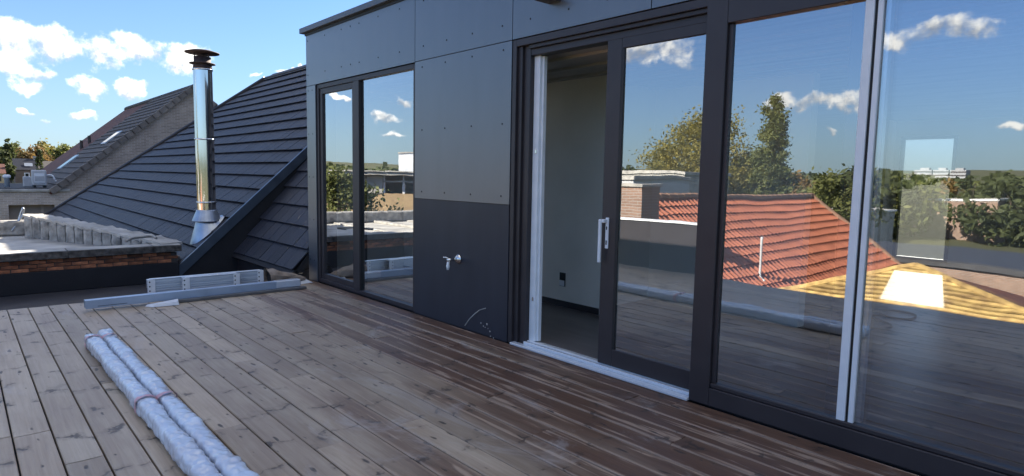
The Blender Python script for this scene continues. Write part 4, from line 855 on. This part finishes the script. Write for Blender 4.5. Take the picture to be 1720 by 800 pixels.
# red-roofed house
rh = empty('red_roof_house', (-10.1, -15, GZ)); tag(rh, 'house with orange-red tiled hip roof mirrored in the doors', 'house'); orh = Vector(rh.location)
RS = R(38); zr = .95; ze = -1.75; ex = (zr-ze)/math.tan(RS)
rp = empty; Y0, Y1 = -9.3, -20.0
box('wall', -ex+.3, ex-.3, -5-2.6, 5.5, 0, ze-GZ, BRICKX, rh)
r0, r1 = Vector((-10.1, Y0, zr)), Vector((-10.1, Y1, zr)); e0, e1 = Vector((-10.1+ex, Y0, ze)), Vector((-10.1+ex, Y1-2.2+1.6, ze)); f0, f1 = Vector((-10.1-ex, Y0, ze)), Vector((-10.1-ex, Y1-.6, ze))
b = MB(); b.quad(*(p_-orh for p_ in (r0, e0, e1, r1))); b.quad(*(p_-orh for p_ in (r0, r1, f1, f0))); b.quad(*(p_-orh for p_ in (r1, e1, f1))); b.quad(*(p_-orh for p_ in (r0, f0, e0))); b.quad(*(p_-orh for p_ in (e0, f0, f1, e1))); b.build('roof', TERRA, rh)
ru = Vector((math.cos(RS), 0, -math.sin(RS))); rn = Vector((math.sin(RS), 0, math.cos(RS))); Ls = ex/math.cos(RS); RC = .335; TWR = .215
cnt = 0; rm = MB(); rt3 = random.Random(4); tme = None
cands = []
for c in range(int(Ls/RC)+1):
    s = c*RC; k = s/Ls; yend = Y1-.6*k*1.0; y = Y0
    while y > yend+.1: cands.append((s, y)); y -= TWR
def pant(s, y):
    o = r0+ru*s; o.y = y; pts = []
    prof = [(0, .022), (-.05, .062), (-.11, .048), (-.16, .016), (-TWR+.004, .018)]
    return [o+rn*(hh+.05)+Vector((0, yy, 0))+ru*(RC+.02) for yy, hh in prof], [o+rn*hh+Vector((0, yy, 0)) for yy, hh in prof], [o+rn*(hh+.006)+Vector((0, yy, 0))+ru*(RC+.02) for yy, hh in prof]
cands.sort(key=lambda t: (t[1]-0)**2+(t[0]-9)**2)
base_pts = None
for s, y in cands:
    lo, hi, un = pant(s, y); org = r0+ru*s; org = Vector((org.x, y, org.z))
    if cnt < 280:
        if tme is None:
            vv = [p_-org for p_ in lo+hi+un]; ff = [(i, 5+i, 6+i, i+1) for i in range(4)]+[(i, i+1, 11+i, 10+i) for i in range(4)]
            o = mobj('roof_tile', vv, ff, TERRA, rh); tme = o.data
        else: o = bpy.data.objects.new('roof_tile', tme); link(o, rh)
        o.location = org-orh+rn*rt3.uniform(-.004, .006); cnt += 1
    else:
        b0 = len(rm.v); jit = rn*rt3.uniform(-.004, .006); rm.v += [tuple(p_-orh+jit) for p_ in lo+hi+un]; rm.f += [(b0+i, b0+5+i, b0+6+i, b0+i+1) for i in range(4)]+[(b0+i, b0+i+1, b0+11+i, b0+10+i) for i in range(4)]
stuff(rm.build('tile_field', TERRA, rh))
b = MB()
k = 0
while Y0-k*.36 > Y1+.1: MB().tube([r0+Vector((0, -k*.36, .06))-orh, r0+Vector((0, -k*.36-.38, .045))-orh], .12, 8).build('ridge_tile', mat('dull_ridge_tile', (.30, .17, .11), .85, (.2, .12, .08), 5), rh); k += 1
MB().tube([r1+Vector((0, 0, .05))-orh, e1+Vector((0, 0, .05))-orh], .11, 8).build('hip_tiles', MATS['dull_ridge_tile'], rh)
pb = mir(on_y(1275, 468, 11.6))-orh
MB().tube(smooth_pts([pb+Vector((.18, .1, -.02)), pb+Vector((.02, .03, .06)), pb+Vector((0, 0, .3)), pb+Vector((0, 0, 1.1))]), .035, 8).build('vent_pipe', PLASTIC, rh, True)
# mossy yellow lean-to roof
yh = empty('ribbed_roof_outhouse', (-4.4, -12.3, GZ)); tag(yh, 'outhouse with sunlit golden ribbed hip roof', 'outhouse'); oy = Vector(yh.location)
YS = R(30); ye = -10.2; zee = -1.15-(11-10.2)*math.tan(YS); apx = Vector((-4.4, -12.37, -.36)); Lx, Rx = Vector((-8.3, ye, zee)), Vector((.6, ye, zee))
b = MB(); bk = Vector((-4.4, -13.5, -2.2)); 
b.quad(Lx-oy, Rx-oy, apx-oy); b.quad(Rx-oy, Vector((.6, -15, zee))-oy, apx-oy); b.quad(Lx-oy, apx-oy, Vector((-8.3, -15, zee))-oy); b.quad(apx-oy, Vector((.6, -15, zee))-oy, Vector((-8.3, -15, zee))-oy); b.build('roof', REDT, yh)
box('wall', -3.7, 4.8, -2.5, 2.0, 0, zee-GZ-.01, BRICKX, yh)
yu = Vector((0, -math.cos(YS), math.sin(YS))); yn = Vector((0, math.sin(YS), math.cos(YS))); Ly = (apx.y-ye)/yu.y
nr = 17
for i in range(nr):
    s0 = Ly*i/nr; k = i/nr; xl, xr = Lx.x+(apx.x-Lx.x)*k, Rx.x+(apx.x-Rx.x)*k; b = MB(); n = max(3, int((xr-xl)/.3)); wb_ = Ly/nr*.56
    for j in range(n):
        xa, xb = xl+(xr-xl)*j/n, xl+(xr-xl)*(j+1)/n; P = []
        for h_ in (.03, .075):
            for x_, t_ in ((xa, 0), (xb, 0), (xb, wb_), (xa, wb_)): P.append(Vector((x_, ye, zee))+yu*(s0+t_+.012*mn.noise((x_*2.3, i*3, 1)))+yn*(h_+.012*mn.noise((x_*4, i*2, 5)))-oy)
        b.hexa(P)
    b.build('batten', MOSSY, yh)
for pa in (Lx, Rx): MB().tube([pa+yn*.05-oy, apx+yn*.06-oy], .07, 8).build('hip_cap', MOSSY, yh)
yb_rot = R(38)
# low flat roofs beyond, pale edges
def flat_house(name, label, x0, x1, y0, y1, zt_, wm, rmat, edge):
    t = empty(name, ((x0+x1)/2, (y0+y1)/2, GZ)); tag(t, label, 'building'); hx, hy = (x1-x0)/2, (y1-y0)/2
    box('wall', -hx, hx, -hy, hy, 0, zt_-GZ-.25, wm, t); box('roof_edge', -hx-.15, hx+.15, -hy-.15, hy+.15, zt_-GZ-.249, zt_-GZ, edge, t, .02); box('roof_surface', -hx+.1, hx-.1, -hy+.1, hy-.1, zt_-GZ+.002, zt_-GZ+.02, rmat, t)
    return t
p = mir(on_y(1500, 432, 30)); flat_house('flat_roof_building', 'low grey flat-roofed building beyond the golden ribbed roof', p.x-3, p.x+9, -38, -30, p.z, BRICKX, BITU_G, BITU_G)
p = mir(on_y(1400, 352, 70)); flat_house('flat_roof_building', 'pale flat shed behind the round tree in the mirror view', p.x-4, p.x+3, -80, -70, p.z, CEML, CEML, WHITE)
p = mir(on_y(1560, 335, 105)); flat_house('flat_roof_building', 'long low white shed at the field edge in the mirror view', p.x-8, p.x+8, -118, -108, p.z, BRICKX, CEML, WHITE)
# houses by the tall trees
for px, py, D_, w_, lab in ((1130, 300, 38, 3, 'white gabled house below the broad tree in the mirror view'), (1065, 308, 30, 2.2, 'grey flat-topped house left of the broad tree in mirror view')):
    p = mir(on_y(px, py-12, D_)); t = flat_house('village_house', lab, p.x-w_, p.x+w_, p.y-3, p.y+3, p.z, CEML if px > 1100 else PLASTIC, BITU_G, CEML)
    for i in range(3): 
        wn = box('window', -w_+.6+i*w_*.62, -w_+1.3+i*w_*.62, 3.001, 3.05, p.z-GZ-1.6, p.z-GZ-.7, ANTH, t)
# tower flats on the horizon
p = mir(on_y(1582, 281, 620)); 
for i in range(3):
    t = empty('tower_block', (p.x+i*13-13, -620, terrain(p.x, -620)-1)); tag(t, 'white residential tower block on the far horizon', 'tower', 'tower blocks on the horizon')
    hz = p.z-t.location.z; box('wall', -6, 6, -7, 7, 0, hz-2, mat('hazy_concrete', (.36, .37, .39), .9, None, .2), t); box('roof_plant', -3, 3, -3, 3, hz-1.99, hz, mat('hazy_concrete', (.36, .37, .39)), t)
    for j in range(5): box('window_band', -6.05, 6.05, 6.9, 7.1, hz-4.2-j*2.8, hz-3.2-j*2.8, ANTH, t)
# yard buildings mirrored in the left window: brick wall with lean-to and white block
yb = empty('yard_building', (-32, -14.9, GZ)); tag(yb, 'yellow brick yard building with open lean-to roof mirrored in left window', 'building')
def yy_(name, x0, x1, y0, y1, z0, z1, m, par=None, bev=0): return box(name, x0+32, x1+32, y0+14.9, y1+14.9, z0-GZ, z1-GZ, m, par or yb, bev)
yy_('wall', -32.3, -32, -20, -9.5, GZ, .38, BRICKY); yy_('wall', -32.35, -31.95, -14.6, -9.5, .381, 1.38, CEML)
lr = yy_('lean_to_roof', -36, -31.4, -20.3, -9.3, 1.42, 1.62, CEML, None, .02); 
for i in range(8): yy_('roof_sheet', -36.1, -31.3, -20.3+i*1.38, -20.3+i*1.38+1.3, 1.625, 1.67+.02*(i % 2), CEML, lr)
for yv in (-14.75, -15.9, -17.0, -18.5): yy_('post', -32.2, -32.05, yv, yv+.1, .39, 1.41, WHITE)
yy_('back_wall', -36, -35.8, -20, -9.5, GZ, 1.41, BRICKB); yy_('floor', -35.7, -32.31, -20, -9.5, .2, .3, BITU_G)
yy_('beam', -32.25, -32.0, -20, -14.65, 1.0, 1.1, CEML)
wb = empty('white_block', (-37.2, -20.6, GZ)); tag(wb, 'white cube-shaped building above the yard lean-to', 'building'); box('wall', -1.2, 1.2, -1.0, 1.4, 0, 9.9, WHITE, wb); box('roof_edge', -1.25, 1.25, -1.05, 1.45, 9.901, 10.0, CEML, wb)
wt = empty('white_gate_frame', (-31, -16.3, GZ)); tag(wt, 'small white slatted gate before the yellow brick wall', 'gate')
for i in range(4): box('slat', -.03, .03, -.6+i*.36, -.5+i*.36, 5.6, 6.55, WHITE, wt)
box('rail', -.05, -.031, -.62, .6, 6.4, 6.5, WHITE, wt); box('rail', -.05, -.031, -.62, .6, 5.7, 5.8, WHITE, wt); box('base_wall', -.2, .2, -.7, .7, 0, 5.599, BRICKY, wt)

yb.rotation_euler.z = yb_rot; wb.rotation_euler.z = yb_rot; wt.rotation_euler.z = yb_rot
